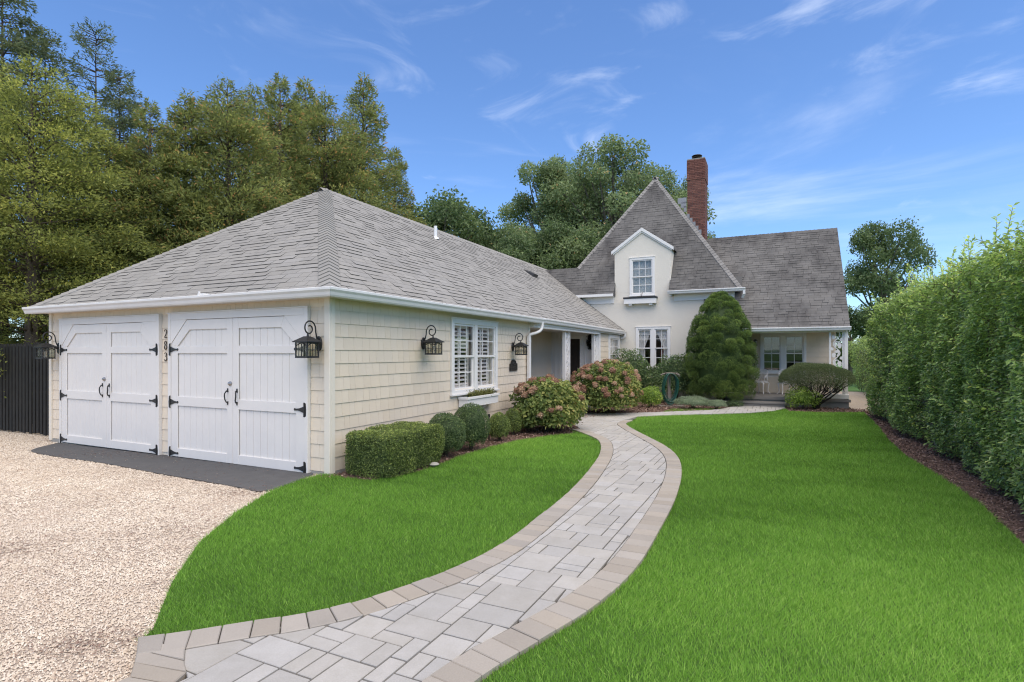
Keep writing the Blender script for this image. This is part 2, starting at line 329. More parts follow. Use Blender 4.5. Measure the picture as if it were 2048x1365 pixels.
def smooth_curve(pts, step=.08):
    P = np.array(pts, float); P = np.vstack([2 * P[0] - P[1], P, 2 * P[-1] - P[-2]]); out = []
    for i in range(1, len(P) - 2):
        n = max(2, int(np.linalg.norm(P[i + 1] - P[i]) / step))
        for t in np.linspace(0, 1, n, endpoint=False):
            a, b, c, d = P[i - 1:i + 3]
            out.append(.5 * ((2 * b) + (-a + c) * t + (2 * a - 5 * b + 4 * c - d) * t * t + (-a + 3 * b - 3 * c + d) * t ** 3))
    out.append(P[-2]); return np.array(out)
def sheet(name, poly, m, dz, kind='structure', parent=None):
    me = bpy.data.meshes.new(name); vs = [(p[0], p[1], gz(p[1]) + dz) for p in poly]
    tri = tessellate_polygon([[Vector((p[0], p[1], 0)) for p in poly]])
    me.from_pydata(vs, [], [tuple(t) for t in tri])
    bmn = np.array([f.normal.z for f in me.polygons]).sum()
    if bmn < 0: me.flip_normals()
    me.materials.append(m); o = bpy.data.objects.new(name, me); COL.objects.link(o); o.parent = parent
    if kind: o['kind'] = kind
    return o

# ================================================================== THE SETTING
def Zp(x, y): return G(200 + x / 1.7067, 820 + y / 1.7067)
Li = smooth_curve([Zp(*p) for p in [(290, 838), (505, 800), (610, 785), (850, 735), (1080, 660), (1280, 580), (1440, 490), (1560, 390), (1665, 290), (1728, 205), (1752, 150), (1740, 110), (1690, 86), (1640, 70)]])
Ri = smooth_curve([np.array([-1.25, 1.55]), np.array([-.62, 2.25])] + [Zp(*p) for p in [(1130, 925), (1240, 850), (1450, 735), (1610, 640), (1740, 530), (1830, 410), (1900, 300), (1930, 220), (1926, 168), (1890, 130), (1830, 95), (1780, 66), (1765, 50), (1790, 39)]])
def offset_curve(P, w):
    T = np.gradient(P, axis=0); T = T / np.linalg.norm(T, axis=1)[:, None]; return P + np.stack([-T[:, 1], T[:, 0]], 1) * w
def resample(P, step):
    d = np.r_[0, np.cumsum(np.linalg.norm(np.diff(P, axis=0), axis=1))]; n = max(1, int(round(d[-1] / step)))
    s = np.linspace(0, d[-1], n + 1); return np.stack([np.interp(s, d, P[:, 0]), np.interp(s, d, P[:, 1])], 1)
BW = .205
Lo = offset_curve(Li, BW); Ro = offset_curve(Ri, -BW)
# inner end of the path towards the drive
endI = [Zp(290, 838), Zp(286, 890), Zp(300, 935)]; d_end = (endI[2] - endI[1]) / np.linalg.norm(endI[2] - endI[1])
endI.append(np.array([-1.95, 1.9])); endO = [Zp(130, 800), Zp(124, 862), Zp(104, 935), np.array([-2.25, 1.9])]
far = [G(*p) for p in [(1275, 835.5), (1330, 833), (1421, 830.5), (1500, 828), (1545, 824), (1572, 818.5), (1560, 813.5), (1480, 813), (1452, 818), (1421, 822.5), (1330, 826), (1270, 828), (1195, 829), (1140, 826), (1120, 832)]]
path_poly = [tuple(p) for p in Li[::3]] + [tuple(p) for p in far[::-1]] + [tuple(p) for p in Ri[::-1][::3]] + [tuple(endI[3]), tuple(endI[2]), tuple(endI[1])]

ground = sheet('ground', [(-400, -300), (400, -300), (400, 700), (-400, 700)], LAWNB, -.06)
drive_poly = [(-30, -12), (-2.2, -12), (-2.2, 1.9), tuple(Zp(104, 935)), tuple(Zp(130, 800))] + [tuple(G(*p)) for p in [(305, 1262), (345, 1165), (400, 1085), (470, 1028), (540, 985), (600, 962), (640, 952)]] + [hw(-.1, .05)[:2], hw(-6.7, .05)[:2], hw(-6.9, 7)[:2], hw(-14, 7)[:2], (-30, 14)]
drive = sheet('gravel_drive', drive_poly, GRAVB, -.012)
ap = smooth_curve([hw(-6.45, -.02)[:2]] + [tuple(G(*p)) for p in [(62, 902), (120, 915), (200, 926), (330, 950), (430, 967), (480, 976), (520, 984), (560, 975), (625, 951)]], .1)
apron_poly = [tuple(p) for p in ap] + [hw(-.36, .1)[:2], hw(-6.4, .1)[:2]]
apron = sheet('asphalt_apron', apron_poly, ASPH, .004)
# lawns
lawnL = [tuple(p) for p in Lo[::3]] + [tuple(G(*p)) for p in [(1148, 868), (1100, 873), (1040, 882), (980, 896), (920, 914), (860, 938), (800, 954), (740, 962), (690, 957), (661, 950), (640, 951), (600, 962), (540, 985), (470, 1028), (400, 1085), (345, 1165), (305, 1262)]] + [tuple(Zp(131, 799))]
bedR = [(2300, 1330), (2048, 1092), (1960, 1010), (1880, 955), (1810, 912), (1775, 878), (1750, 846), (1728, 826), (1690, 826), (1640, 826), (1578, 823)]
lawnR = [tuple(p) for p in Ro[::3]] + [tuple(p) for p in far[:6]] + [tuple(G(*p)) for p in bedR[::-1]] + [(5.2, -6), (-4, -6)]
lawnS = [tuple(G(*p)) for p in [(1322, 826.5), (1345, 819), (1400, 818.5), (1445, 818), (1421, 821.8), (1372, 824)]]
lawn = [sheet('lawn', lawnL, LAWNB, .004), sheet('lawn', lawnR, LAWNB, .004), sheet('lawn', lawnS, LAWNB, .004)]
# planting beds
bedG = [hw(.02, -.25)[:2]] + [tuple(G(*p)) for p in [(690, 957), (740, 962), (800, 954), (860, 938), (920, 914), (980, 896), (1040, 882), (1100, 873), (1148, 868), (1165, 850), (1170, 838)]] + [hw(1.5, 8.6)[:2], hw(.02, 8.6)[:2]]
bedM = [hw(.02, 8.6)[:2], hw(1.4, 8.6)[:2]] + [tuple(G(*p)) for p in [(1150, 832), (1195, 829.2), (1270, 828.2), (1330, 826.3), (1421, 822.7), (1480, 813)]] + [hw(3.4, 13.9)[:2], hw(3.6, 14.98)[:2], hw(.02, 14.98)[:2]]
bedRp = [tuple(G(*p)) for p in bedR] + [hw(5.5, 13.98)[:2], hw(7.3, 13.98)[:2], hw(8.6, 13.4)[:2], hw(9.6, 11)[:2], hw(9.4, -6)[:2], (6.8, -6), (5.2, -6)]
beds = [sheet('flower_bed', p, MULCHB, d) for p, d in ((bedG, -.002), (bedM, -.003), (bedRp, -.004))]
side_path = sheet('side_path', [hw(*p)[:2] for p in [(7.35, 13.5), (8.7, 13.0), (9.2, 24), (7.4, 24)]], GRAVB, .006)

# ---- path with pavers
path = sheet('path', path_poly, JOINT, .006)
strip = [tuple(p) for p in Li[::3]] + [tuple(p) for p in Lo[::-1][::3]]
def slab(poly, z0, z1, bev, zz=None):
    """bevelled stone from a world polygon, mesh centred on its own centroid; returns (mb, centre)"""
    if area(poly) < 0: poly = poly[::-1]
    P = np.array(poly); c = P.mean(0); n = len(P)
    T = unit(np.roll(P, -1, 0) - P); Tp = np.roll(T, 1, 0); nn = unit(np.stack([-(T + Tp)[:, 1], (T + Tp)[:, 0]], 1))
    Q = P + nn * bev * 1.2; m = MB()
    zg = lambda p: gz(p[1]) - gz(c[1])
    vs = [(*(p - c), zg(p) + z0) for p in P] + [(*(p - c), zg(p) + z1 - bev) for p in P] + [(*(q - c), zg(q) + z1) for q in Q]
    fs = [tuple(range(2 * n, 3 * n))]
    for i in range(n):
        j = (i + 1) % n; fs += [(i, j, n + j, n + i), (n + i, n + j, 2 * n + j, 2 * n + i)]
    m.add(vs, fs); return m, (float(c[0]), float(c[1]), float(gz(c[1])))
pl_loc = [loc(p) for p in path_poly]
if area(pl_loc) < 0: pl_loc = pl_loc[::-1]
# random ashlar in house axes, module 0.155
MODL = .104
xs = [p[0] for p in pl_loc]; ysl = [p[1] for p in pl_loc]
gx0, gy0 = min(xs) - .2, min(ysl) - .2; nx = int((max(xs) - gx0) / MODL) + 2; ny = int((max(ysl) - gy0) / MODL) + 2
occ = np.zeros((nx, ny), bool); cells = []
rp = random.Random(21)
for j in range(ny):
    for i in range(nx):
        if occ[i, j]: continue
        opts = [(3, 2), (2, 3), (2, 2), (3, 2), (2, 2), (2, 1), (1, 2), (3, 3), (2, 3)]; rp.shuffle(opts); opts += [(2, 1), (1, 2), (1, 1)]
        for w, h in opts:
            if i + w <= nx and j + h <= ny and not occ[i:i + w, j:j + h].any():
                occ[i:i + w, j:j + h] = True; cells.append((i, j, w, h)); break
pav = []
for i, j, w, h in cells:
    g = .0052
    q = clip_rect(pl_loc, gx0 + i * MODL + g, gx0 + (i + w) * MODL - g, gy0 + j * MODL + g, gy0 + (j + h) * MODL - g)
    if len(q) < 3: continue
    qq = [q[0]]
    for p in q[1:]:
        if math.hypot(p[0] - qq[-1][0], p[1] - qq[-1][1]) > .012: qq.append(p)
    if len(qq) > 3 and math.hypot(qq[0][0] - qq[-1][0], qq[0][1] - qq[-1][1]) < .012: qq.pop()
    if len(qq) < 3 or abs(area(qq)) < .0012: continue
    wp = [hw(*p)[:2] for p in qq]; cc = np.mean(wp, 0); pav.append((np.hypot(*cc) / math.sqrt(abs(area(qq))), wp))
pav.sort(key=lambda t: t[0])
for k, (_, wp) in enumerate(pav[:300]):
    m, c = slab(wp, -.02, .030 + rp.uniform(-.0025, .0025), .004); m.obj('paver', PAVE, path, location=c)
if len(pav) > 300:
    mm = MB()
    for _, wp in pav[300:]:
        m, c = slab(wp, -.02, .030, .003); mm.add([(v[0] + c[0], v[1] + c[1], v[2] + c[2]) for v in m.v], m.f)
    tag(mm.obj('far_pavers', PAVE, path), kind='stuff')
def border(inner, w, step=.150):
    I = resample(inner, step); O = offset_curve(I, w); out = []
    for i in range(len(I) - 1):
        a, b, c, d = I[i], I[i + 1], O[i + 1], O[i]; t = .0028 / np.linalg.norm(b - a)
        a2, b2 = a + (b - a) * t, b - (b - a) * t; d2, c2 = d + (c - d) * t, c - (c - d) * t
        u = unit(d - a); out.append([tuple(a2 + u * .006), tuple(b2 + u * .006), tuple(c2), tuple(d2)])
    return out
bq = border(Li, BW) + border(Ri, -BW)
e0 = [Zp(130, 800), Lo[0], Li[0] + [0, .002], Zp(126, 858)]; mid1, mid2 = (e0[0] + e0[1]) / 2, (e0[2] + e0[3]) / 2
bq += [[tuple(e0[0]), tuple(mid1), tuple(mid2), tuple(e0[3])], [tuple(mid1 + [.004, 0]), tuple(e0[1]), tuple(e0[2]), tuple(mid2 + [.004, 0])]]
IE = resample(np.array(endI), .125); OE = np.stack([np.interp(np.linspace(0, 1, len(IE)), np.linspace(0, 1, 60), resample(np.array(endO), np.linalg.norm(np.diff(np.array(endO), axis=0), axis=1).sum() / 59)[:60, k]) for k in (0, 1)], 1)
for i in range(len(IE) - 1):
    t = .03; bq.append([tuple(OE[i] * (1 - t) + OE[i + 1] * t), tuple(IE[i] * (1 - t) + IE[i + 1] * t), tuple(IE[i + 1] * (1 - t) + IE[i] * t), tuple(OE[i + 1] * (1 - t) + OE[i] * t)])
sheet('path_edge_bed', strip, JOINT, .005, None, path)
sheet('path_edge_bed', [tuple(p) for p in Ri[::3]] + [tuple(p) for p in Ro[::-1][::3]], JOINT, .005, None, path)
sheet('path_edge_bed', [tuple(p) for p in endO] + [tuple(p) for p in endI[::-1]] + [tuple(e0[1])], JOINT, .0055, None, path)
bq.sort(key=lambda q: np.hypot(*np.mean(q, 0)))
for q in bq[:300]:
    m, c = slab(q, -.02, .036 + rp.uniform(-.003, .003), .005); m.obj('border_paver', BORD, path, location=c)

# ---- grass blades, gravel, mulch (nobody could count them)
def scatter(poly, dens_fn, step_y=.5, xlim=None):
    P = np.array(poly); x0, y0 = P.min(0); x1, y1 = P.max(0); y0 = max(y0, 1.6); out = []
    y = y0
    while y < y1:
        yy = min(y + step_y, y1); lx, rx = max(x0, -1.12 * yy - .8), min(x1, 1.12 * yy + .8)
        if rx > lx:
            n = NR.poisson(dens_fn((y + yy) / 2) * (rx - lx) * (yy - y)); q = np.stack([NR.uniform(lx, rx, n), NR.uniform(y, yy, n)], 1); out.append(q)
        y = yy
    q = np.concatenate(out); return q[pts_in(poly, q)]
gd = lambda Y: 18500 if Y < 3.6 else min(18500, 18500 * (3.6 / Y) ** 1.35)
gp = np.concatenate([scatter(p, gd) for p in (lawnL, lawnR, lawnS)]); n = len(gp)
sc = np.clip(gp[:, 1] / 3.6, 1, 3.2) ** .62
base = np.c_[gp, gz(gp[:, 1]) + .003]
ln = SinNoise(1.1, 5); l2 = SinNoise(6, 6)
pat = ln(base) * .5 + l2(base) * .35
hgt = (.021 + .014 * NR.random(n) + .004 * pat) * np.clip(sc, 1, 1.35)
lean = NR.normal(size=(n, 2)) * .55 + np.stack([.22 * np.sin(pat * 2.2), .22 * np.cos(pat * 1.7)], 1)
tip = base + np.c_[lean * hgt[:, None], hgt]
az = NR.uniform(0, math.pi, n); wv = np.c_[np.cos(az), np.sin(az), np.zeros(n)] * (.0018 * sc)[:, None]
V = np.stack([base - wv, base + wv, tip], 1).reshape(-1, 3); F = np.arange(3 * n).reshape(-1, 3)
big_ = SinNoise(.55, 77)(base); gv = np.clip(.46 + .15 * pat + .09 * big_ + NR.normal(size=n) * .25, 0, 1)
grass = bpy.data.objects.new('grass', npmesh('grass', V, F, L_GRASS, gv)); COL.objects.link(grass)
tag(grass, 'short bright green mown grass of the lawns beside the paver path', 'grass', kind='stuff')

vd = lambda Y: min(8800, 8800 * (3.4 / Y) ** 1.5) if Y > 3.4 else 8800
gq = scatter(drive_poly, vd); gq = gq[~pts_in(apron_poly, gq)]
gq = gq[NR.random(len(gq)) < .95]
spill = scatter(apron_poly, lambda Y: 45); gq = np.concatenate([gq, spill]); n = len(gq)
s = (.0046 + .0042 * NR.random(n) ** 2) * np.clip(gq[:, 1] / 3.4, 1, 3.5) ** .55
a0 = NR.uniform(0, 6.28, n); el = NR.uniform(.6, 1, n); B0 = np.c_[gq, gz(gq[:, 1]) - .008]
ring = []
for k in range(4):
    a = a0 + k * math.pi / 2 + NR.uniform(-.25, .25, n); r = s * (1 if k % 2 == 0 else el)
    ring.append(B0 + np.c_[np.cos(a) * r, np.sin(a) * r, s * .10 + .002])
top = B0 + np.c_[NR.normal(size=(n, 2)) * (s * .25)[:, None], s * NR.uniform(.6, 1.1, n) + .004]
V = np.stack(ring + [top], 1).reshape(-1, 3); b = np.arange(n)[:, None] * 5
F = np.concatenate([b + [k, (k + 1) % 4, 4] for k in range(4)], 1).reshape(-1, 3)
gn = SinNoise(2.3, 9); gn2 = SinNoise(.8, 10)
gvv = np.clip(NR.beta(2.2, 1.6, n) - .10 * np.clip(gn(B0), 0, 2) * (NR.random(n) < .5) - .06 * gn2(B0), 0, 1)
gravel = bpy.data.objects.new('gravel', npmesh('gravel', V, F, GRAVC, np.repeat(gvv, 4), True)); COL.objects.link(gravel)
tag(gravel, 'loose tan and white pea gravel covering the drive', 'gravel', kind='stuff')

mq = np.concatenate([scatter(p, lambda Y: min(2600, 2600 * (6 / Y) ** 1.2) if Y > 6 else 2600) for p in (bedG, bedM, bedRp)])
if len(mq) > 70000: mq = mq[NR.permutation(len(mq))[:70000]]
n = len(mq); P0 = np.c_[mq, gz(mq[:, 1]) + NR.uniform(.0, .022, n)]
D = unit(np.c_[NR.normal(size=(n, 2)), NR.normal(size=n) * .35]); Nn = unit(np.c_[NR.normal(size=(n, 2)) * .5, np.ones(n)])
V, F, va = leaf_arrays(P0, D, Nn, NR.uniform(.02, .055, n) * np.clip(mq[:, 1] / 8, .8, 1.6), NR.uniform(.008, .02, n) * np.clip(mq[:, 1] / 8, .8, 1.6), NR.beta(1.6, 2.4, n), .15)
mul = bpy.data.objects.new('mulch', npmesh('mulch', V, F, MULCHC, va)); COL.objects.link(mul)
tag(mul, 'dark brown bark mulch strewn over the planting beds', 'mulch', kind='stuff')
# brown dead needles and twigs on the gravel
nq = scatter(drive_poly, lambda Y: 420 if Y < 9 else 120); n = len(nq)
nn_ = SinNoise(1.0, 31)(np.c_[nq[:, 0] * .8, nq[:, 1] * 2.2, np.zeros(n)]); nq = nq[nn_ + NR.normal(size=n) * .45 > .62]; n = len(nq)
for (u_, v_, rr, m_) in ((175, 1285, .22, 260), (470, 985, .30, 200), (30, 1100, .2, 120), (330, 1055, .35, 160)):
    nq = np.concatenate([nq, G(u_, v_) + NR.normal(size=(m_, 2)) * rr * [.8, .45]])
n = len(nq)
P0 = np.c_[nq, gz(nq[:, 1]) + .006]; D = unit(np.c_[NR.normal(size=(n, 2)), NR.normal(size=n) * .1])
V, F, va = leaf_arrays(P0, D, np.tile([0, 0, 1.], (n, 1)), NR.uniform(.015, .045, n), NR.uniform(.004, .009, n), NR.beta(2, 2.4, n), .3)
ndl = bpy.data.objects.new('leaf_litter', npmesh('leaf_litter', V, F, MULCHC, va)); COL.objects.link(ndl)
tag(ndl, 'dry brown cedar needles and twigs scattered on the gravel', 'leaf litter', kind='stuff')

# ================================================================== HOUSE HELPERS
CAMV = np.array([0, 0, CH])
def camdist(p):
    w = hw(p[0], p[1], p[2]); return float(np.linalg.norm(np.array(w) - CAMV))
class Pieces:
    """collects alike pieces; the 300 that show largest become objects, the rest one joined part"""
    def __init__(s): s.items = []
    def add(s, key, mb, o, rot=(0, 0, 0), cache=None): s.items.append((key, mb, o, rot, cache))
    def emit(s, name, jname, m, mj, parent, limit=300):
        s.items.sort(key=lambda t: -t[0]); cache = {}
        for key, mb, o, rot, ck in s.items[:limit]:
            if ck is not None and ck in cache: me = cache[ck]
            else:
                me = mb.mesh(name, m)
                if ck is not None: cache[ck] = me
            inst(name, me, parent, o, rot)
        rest = s.items[limit:]
        if rest:
            j = MB()
            for key, mb, o, rot, ck in rest:
                c_, s_ = math.cos(rot[2]), math.sin(rot[2])
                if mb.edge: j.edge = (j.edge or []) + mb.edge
                j.add([(o[0] + c_ * v[0] - s_ * v[1], o[1] + s_ * v[0] + c_ * v[1], o[2] + v[2]) for v in mb.v], mb.f, R.random())
            tag(j.obj(jname, mj, parent), kind='stuff')
RS = random.Random(99)
def shingle_plane(pc, O, ea, upv, nrm, poly, exp=.13, tab=.30, pid='', cutx=None, thick=(.002, .0115)):
    O, ea, upv, nrm = map(np.array, (O, ea, upv, nrm)); bmax = max(p[1] for p in poly); amin = min(p[0] for p in poly); amax = max(p[0] for p in poly)
    if area(poly) < 0: poly = poly[::-1]
    row = 0; b = 0.0
    while b < bmax - .01:
        a = amin - tab + (row % 2) * tab * .5 + RS.uniform(-.04, .04)
        while a < amax:
            w = tab * RS.choice((.6, .8, 1, 1, 1.2)); g = .003
            th = RS.choice((thick[0], thick[0], thick[1] * .6, thick[1], thick[1]))
            lst = [clip_rect(poly, a + g, a + w - g, b, b + exp + .004)]
            if cutx and b < cutx[2]:
                q = lst[0]; lst = [clip_poly(q, 1, 0, cutx[0]) if q else [], clip_poly(q, -1, 0, -cutx[1]) if q else []]
            for q in lst:
                if len(q) < 3 or abs(area(q)) < .0008: continue
                full = len(q) == 4 and abs(area(q) - (w - 2 * g) * (exp + .004)) < 1e-5
                c = q[0] if not full else (a + g, b)
                n = len(q); top = []; bot = []
                for (qa, qb) in q:
                    base = ea * (qa - c[0]) + upv * (qb - c[1]); off = th * (1 - (qb - b) / exp) + .003
                    top.append(base + nrm * off); bot.append(base - nrm * .006)
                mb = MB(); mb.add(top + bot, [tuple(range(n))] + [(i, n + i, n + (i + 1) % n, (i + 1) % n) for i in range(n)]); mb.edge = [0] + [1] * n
                o = O + ea * c[0] + upv * c[1]; d = camdist(o)
                pc.add(abs(area(q)) / d ** 2, mb, tuple(map(float, o)), cache=(pid, round(w, 3), th, 'f') if full else None)
            a += w
        b += exp; row += 1
def cap_row(name, A, Bp, n1, n2, m, parent, half=.15, step=.14, th=.012):
    """overlapping V shaped cap pieces along a hip or ridge from A to B; n1,n2 the two roof normals"""
    A, Bp, n1, n2 = (np.array(t, float) for t in (A, Bp, n1, n2)); L = np.linalg.norm(Bp - A); d = (Bp - A) / L
    s1 = np.cross(n1, d); s2 = np.cross(n2, d); s1 /= np.linalg.norm(s1); s2 /= np.linalg.norm(s2)
    if s1[2] > 0: s1 = -s1
    if s2[2] > 0: s2 = -s2
    up = unit(n1 + n2); ln = step + .05; mb = MB(); pts = []
    for t, hgt in ((0, th + .020), (ln, .014)):
        for sd, hh in ((s1, 0), (s1 * .45, .006), (None, .010), (s2 * .45, .006), (s2, 0)):
            off = (sd * half if sd is not None else 0)
            pts.append(d * t + off + up * (hgt + hh))
    for t in (0, ln):
        for sd in (s1, None, s2): pts.append(d * t + (sd * half if sd is not None else 0) - up * .01)
    fs = [(0, 1, 6, 5), (1, 2, 7, 6), (2, 3, 8, 7), (3, 4, 9, 8), (0, 10, 11, 2, 1), (2, 11, 12, 4, 3), (0, 5, 13, 10), (4, 12, 15, 9)]
    mb.add(pts, fs); me = mb.mesh(name, m, True); k = int(L / step)
    return [inst(name, me, parent, tuple(map(float, A + d * (i * L / k)))) for i in range(k)]
SH_W = (.10, .125, .15, .15, .18, .20)
def siding_mb(w, h):
    mb = MB(); g = .0016
    vs = [(g, -.016, 0), (w - g, -.016, 0), (w - g, 0, 0), (g, 0, 0), (g, -.005, h + .01), (w - g, -.005, h + .01), (w - g, 0, h + .01), (g, 0, h + .01)]
    return mb.add(vs, [(0, 3, 2, 1), (0, 1, 5, 4), (1, 2, 6, 5), (3, 0, 4, 7), (4, 5, 6, 7)])
def siding(pc, to3, a0, a1, z0, z1, rz, holes=(), course=.1775, zstart=.038, widths=SH_W):
    """courses of shingles; to3(a,z)->house point; rz rotation so that local -y is outwards. hole=(a0,a1,z0,z1)"""
    k0 = int(math.floor((z0 - zstart) / course)); z = zstart + k0 * course
    while z < z1 - .005:
        zb, zt = max(z, z0), min(z + course, z1)
        cuts = [(a0, a1)]
        for (h0, h1, hz0, hz1) in holes:
            if zb < hz1 - .02 and zt > hz0 + .02:
                nc = []
                for c0, c1 in cuts:
                    if h1 <= c0 or h0 >= c1: nc.append((c0, c1)); continue
                    if h0 > c0: nc.append((c0, h0))
                    if h1 < c1: nc.append((h1, c1))
                cuts = nc
        for c0, c1 in cuts:
            a = c0
            while a < c1 - .004:
                w = RS.choice(widths)
                if c1 - a - w < .05: w = c1 - a
                w = min(w, c1 - a); h = zt - zb
                if h > .015:
                    o = to3(a, zb); full = abs(h - course) < 1e-4
                    pc.add(w * h / camdist(o) ** 2, siding_mb(w, h), o, (0, 0, rz), (round(w, 3), round(h, 3)) if full else None)
                a += w
        z += course
def mapF(y0): return lambda a, n, z: (a, y0 - n, z)            # walls facing the drive
def mapS(x0): return lambda a, n, z: (x0 + n, a, z)            # walls facing the lawn
def mbox(mb, M, a0, a1, n0, n1, z0, z1):
    p, q = M(a0, n0, z0), M(a1, n1, z1)
    mb.box(min(p[0], q[0]), max(p[0], q[0]), min(p[1], q[1]), max(p[1], q[1]), min(p[2], q[2]), max(p[2], q[2])); return mb
def window(parent, M, a0, a1, z0, z1, lites=2, cols=3, rows=2, casing=.085, mull=.10, label=None, sill=True, head=True):
    """casing proud of the wall; each lite has an upper and a lower sash with muntins and single panes"""
    c = MB(); mbox(c, M, a0, a0 + casing, -.05, .035, z0, z1); mbox(c, M, a1 - casing, a1, -.05, .035, z0, z1)
    mbox(c, M, a0 + casing, a1 - casing, -.05, .0345, z1 - casing, z1); mbox(c, M, a0 + casing, a1 - casing, -.05, .0345, z0, z0 + casing * .75)
    if head: mbox(c, M, a0 - .02, a1 + .02, 0, .05, z1, z1 + .022)
    W_ = c.obj('window', WHITE, parent, bevel=.004)
    if label: W_['label'] = label
    if sill: mbox(MB(), M, a0 - .025, a1 + .025, 0, .065, z0 - .035, z0).obj('sill', WHITE, W_, bevel=.004)
    lw = (a1 - a0 - 2 * casing - mull * (lites - 1)) / lites
    for i in range(lites):
        b0 = a0 + casing + i * (lw + mull); b1 = b0 + lw
        if i: mbox(MB(), M, b0 - mull, b0, -.05, .030, z0 + casing * .75, z1 - casing).obj('mullion', WHITE, W_, bevel=.003)
        zb, zt = z0 + casing * .75, z1 - casing; zm = (zb + zt) / 2
        for up in (1, 0):
            s0, s1 = (zm - .012, zt) if up else (zb, zm + .018); n0, n1 = (-.025, .008) if up else (-.05, -.0255); fr = .038
            s = MB(); mbox(s, M, b0, b0 + fr, n0, n1, s0, s1); mbox(s, M, b1 - fr, b1, n0, n1, s0, s1)
            mbox(s, M, b0 + fr, b1 - fr, n0, n1 - .001, s1 - fr, s1); mbox(s, M, b0 + fr, b1 - fr, n0, n1 - .001, s0, s0 + fr)
            s.obj('sash', WHITE, W_)
            pa, pb, pz0, pz1 = b0 + fr, b1 - fr, s0 + fr, s1 - fr; nm = n0 + .012; mu = MB(); mw = .009
            for k in range(1, cols): mbox(mu, M, pa + (pb - pa) * k / cols - mw, pa + (pb - pa) * k / cols + mw, nm - .008, nm + .006, pz0, pz1)
            for k in range(1, rows): mbox(mu, M, pa, pb, nm - .0075, nm + .0055, pz0 + (pz1 - pz0) * k / rows - mw, pz0 + (pz1 - pz0) * k / rows + mw)
            mu.obj('muntin', WHITE, W_)
            pw, ph = (pb - pa) / cols, (pz1 - pz0) / rows
            for kx in range(cols):
                for kz in range(rows):
                    p = MB(); mbox(p, M, pa + kx * pw + .003, pa + (kx + 1) * pw - .003, nm - .003, nm + .001, pz0 + kz * ph + .003, pz0 + (kz + 1) * ph - .003); p.obj('pane', GLASS, W_)
    return W_
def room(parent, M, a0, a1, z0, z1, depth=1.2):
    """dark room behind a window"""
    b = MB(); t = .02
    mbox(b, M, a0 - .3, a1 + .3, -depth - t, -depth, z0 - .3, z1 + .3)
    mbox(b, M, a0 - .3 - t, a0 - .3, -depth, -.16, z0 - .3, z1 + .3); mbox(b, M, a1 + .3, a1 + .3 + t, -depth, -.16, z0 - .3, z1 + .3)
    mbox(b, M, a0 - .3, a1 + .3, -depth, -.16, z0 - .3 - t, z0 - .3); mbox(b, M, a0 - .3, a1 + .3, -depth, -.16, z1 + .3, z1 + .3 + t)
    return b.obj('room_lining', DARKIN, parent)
def wall_hole(mb, M, a0, a1, z0, z1, holes, t=.15):
    """flat wall of thickness t with rectangular holes, split into butted boxes"""
    az = sorted({a0, a1, *[h[0] for h in holes], *[h[1] for h in holes]}); zz = sorted({z0, z1, *[h[2] for h in holes], *[h[3] for h in holes]})
    for i in range(len(az) - 1):
        run = None
        for k in range(len(zz) - 1):
            ca, cz = (az[i] + az[i + 1]) / 2, (zz[k] + zz[k + 1]) / 2
            if any(h[0] < ca < h[1] and h[2] < cz < h[3] for h in holes):
                if run is not None: mbox(mb, M, az[i], az[i + 1], -t, 0, run, zz[k]); run = None
            elif run is None: run = zz[k]
        if run is not None: mbox(mb, M, az[i], az[i + 1], -t, 0, run, zz[-1])
    return mb
GP = [(0, 0), (.012, -.115), (.075, -.118), (.088, -.098), (.100, -.062), (.122, -.034), (.124, -.006), (.112, 0), (.108, -.012), (.10, -.05), (.07, -.10), (.02, -.10), (.012, 0)]
def gutter_run(name, starts, ends, parent):
    """starts/ends: functions (o,z)->point for a profile vertex with outward offset o"""
    n = len(GP); mb = MB(); mb.add([starts(o, z) for o, z in GP] + [ends(o, z) for o, z in GP], [(i, (i + 1) % n, n + (i + 1) % n, n + i) for i in range(n)])
    for side in (starts, ends):
        mb.add([side(o, z) for o, z in ((0, 0), (.012, -.115), (.075, -.118), (.088, -.098), (.100, -.062), (.122, -.034), (.124, -.006))], [tuple(range(7))])
    return mb.obj(name, GUTTER, parent)

# ================================================================== GARAGE WING
GW = empty('garage_wing', hw(0, 0, 0), HROT)
tag(GW, 'cream shingled two-door garage wing with grey hipped roof and white gutters', 'house wing')
GL = 6.77; PE = 15.0           # garage front length, end of the wing at the stucco wall
PX = -1.6                      # back wall of the porch recess
wn = (3.06, 4.68, .93, 2.14)
w = MB()
wall_hole(w, mapS(-.02), .12, 6.42, -.1, 2.33, [wn])
w.box(-GL + .02, -.171, .02, .12, -.1, 2.33)
w.box(-GL + .02, -GL + .12, .121, 16.5, -.1, 2.33)
w.box(-GL + .121, -.171, 6.30, 6.42, -.1, 2.33)                       # end wall of the garage towards the porch
w.box(PX - .10, PX, 6.421, 12.0, -.1, 2.36)                       # porch back wall
w.obj('wall', CTRIM, GW)
sp = Pieces()
siding(sp, lambda a, z: (-.02, a, z), .09, 6.40, .038, 2.315, math.pi / 2, [(2.97, 4.775, .85, 2.225)])
for a0, a1 in ((-6.69, -6.375), (-3.495, -3.28), (-.338, -.085)): siding(sp, lambda a, z: (a, .02, z), a0, a1, .038, 2.205, 0)
siding(sp, lambda a, z: (a, .02, z), -6.69, -.085, 2.207, 2.315, 0, zstart=2.207)
siding(sp, lambda a, z: (PX, a, z), 6.43, 11.9, .2, 2.3, math.pi / 2, widths=(.3, .4, .5), course=.178)
siding(sp, lambda a, z: (.0, a, z), 12.35, 13.30, .2, 2.3, math.pi / 2)
sp.emit('siding_shingle', 'siding_field', SIDING, SIDING, GW)
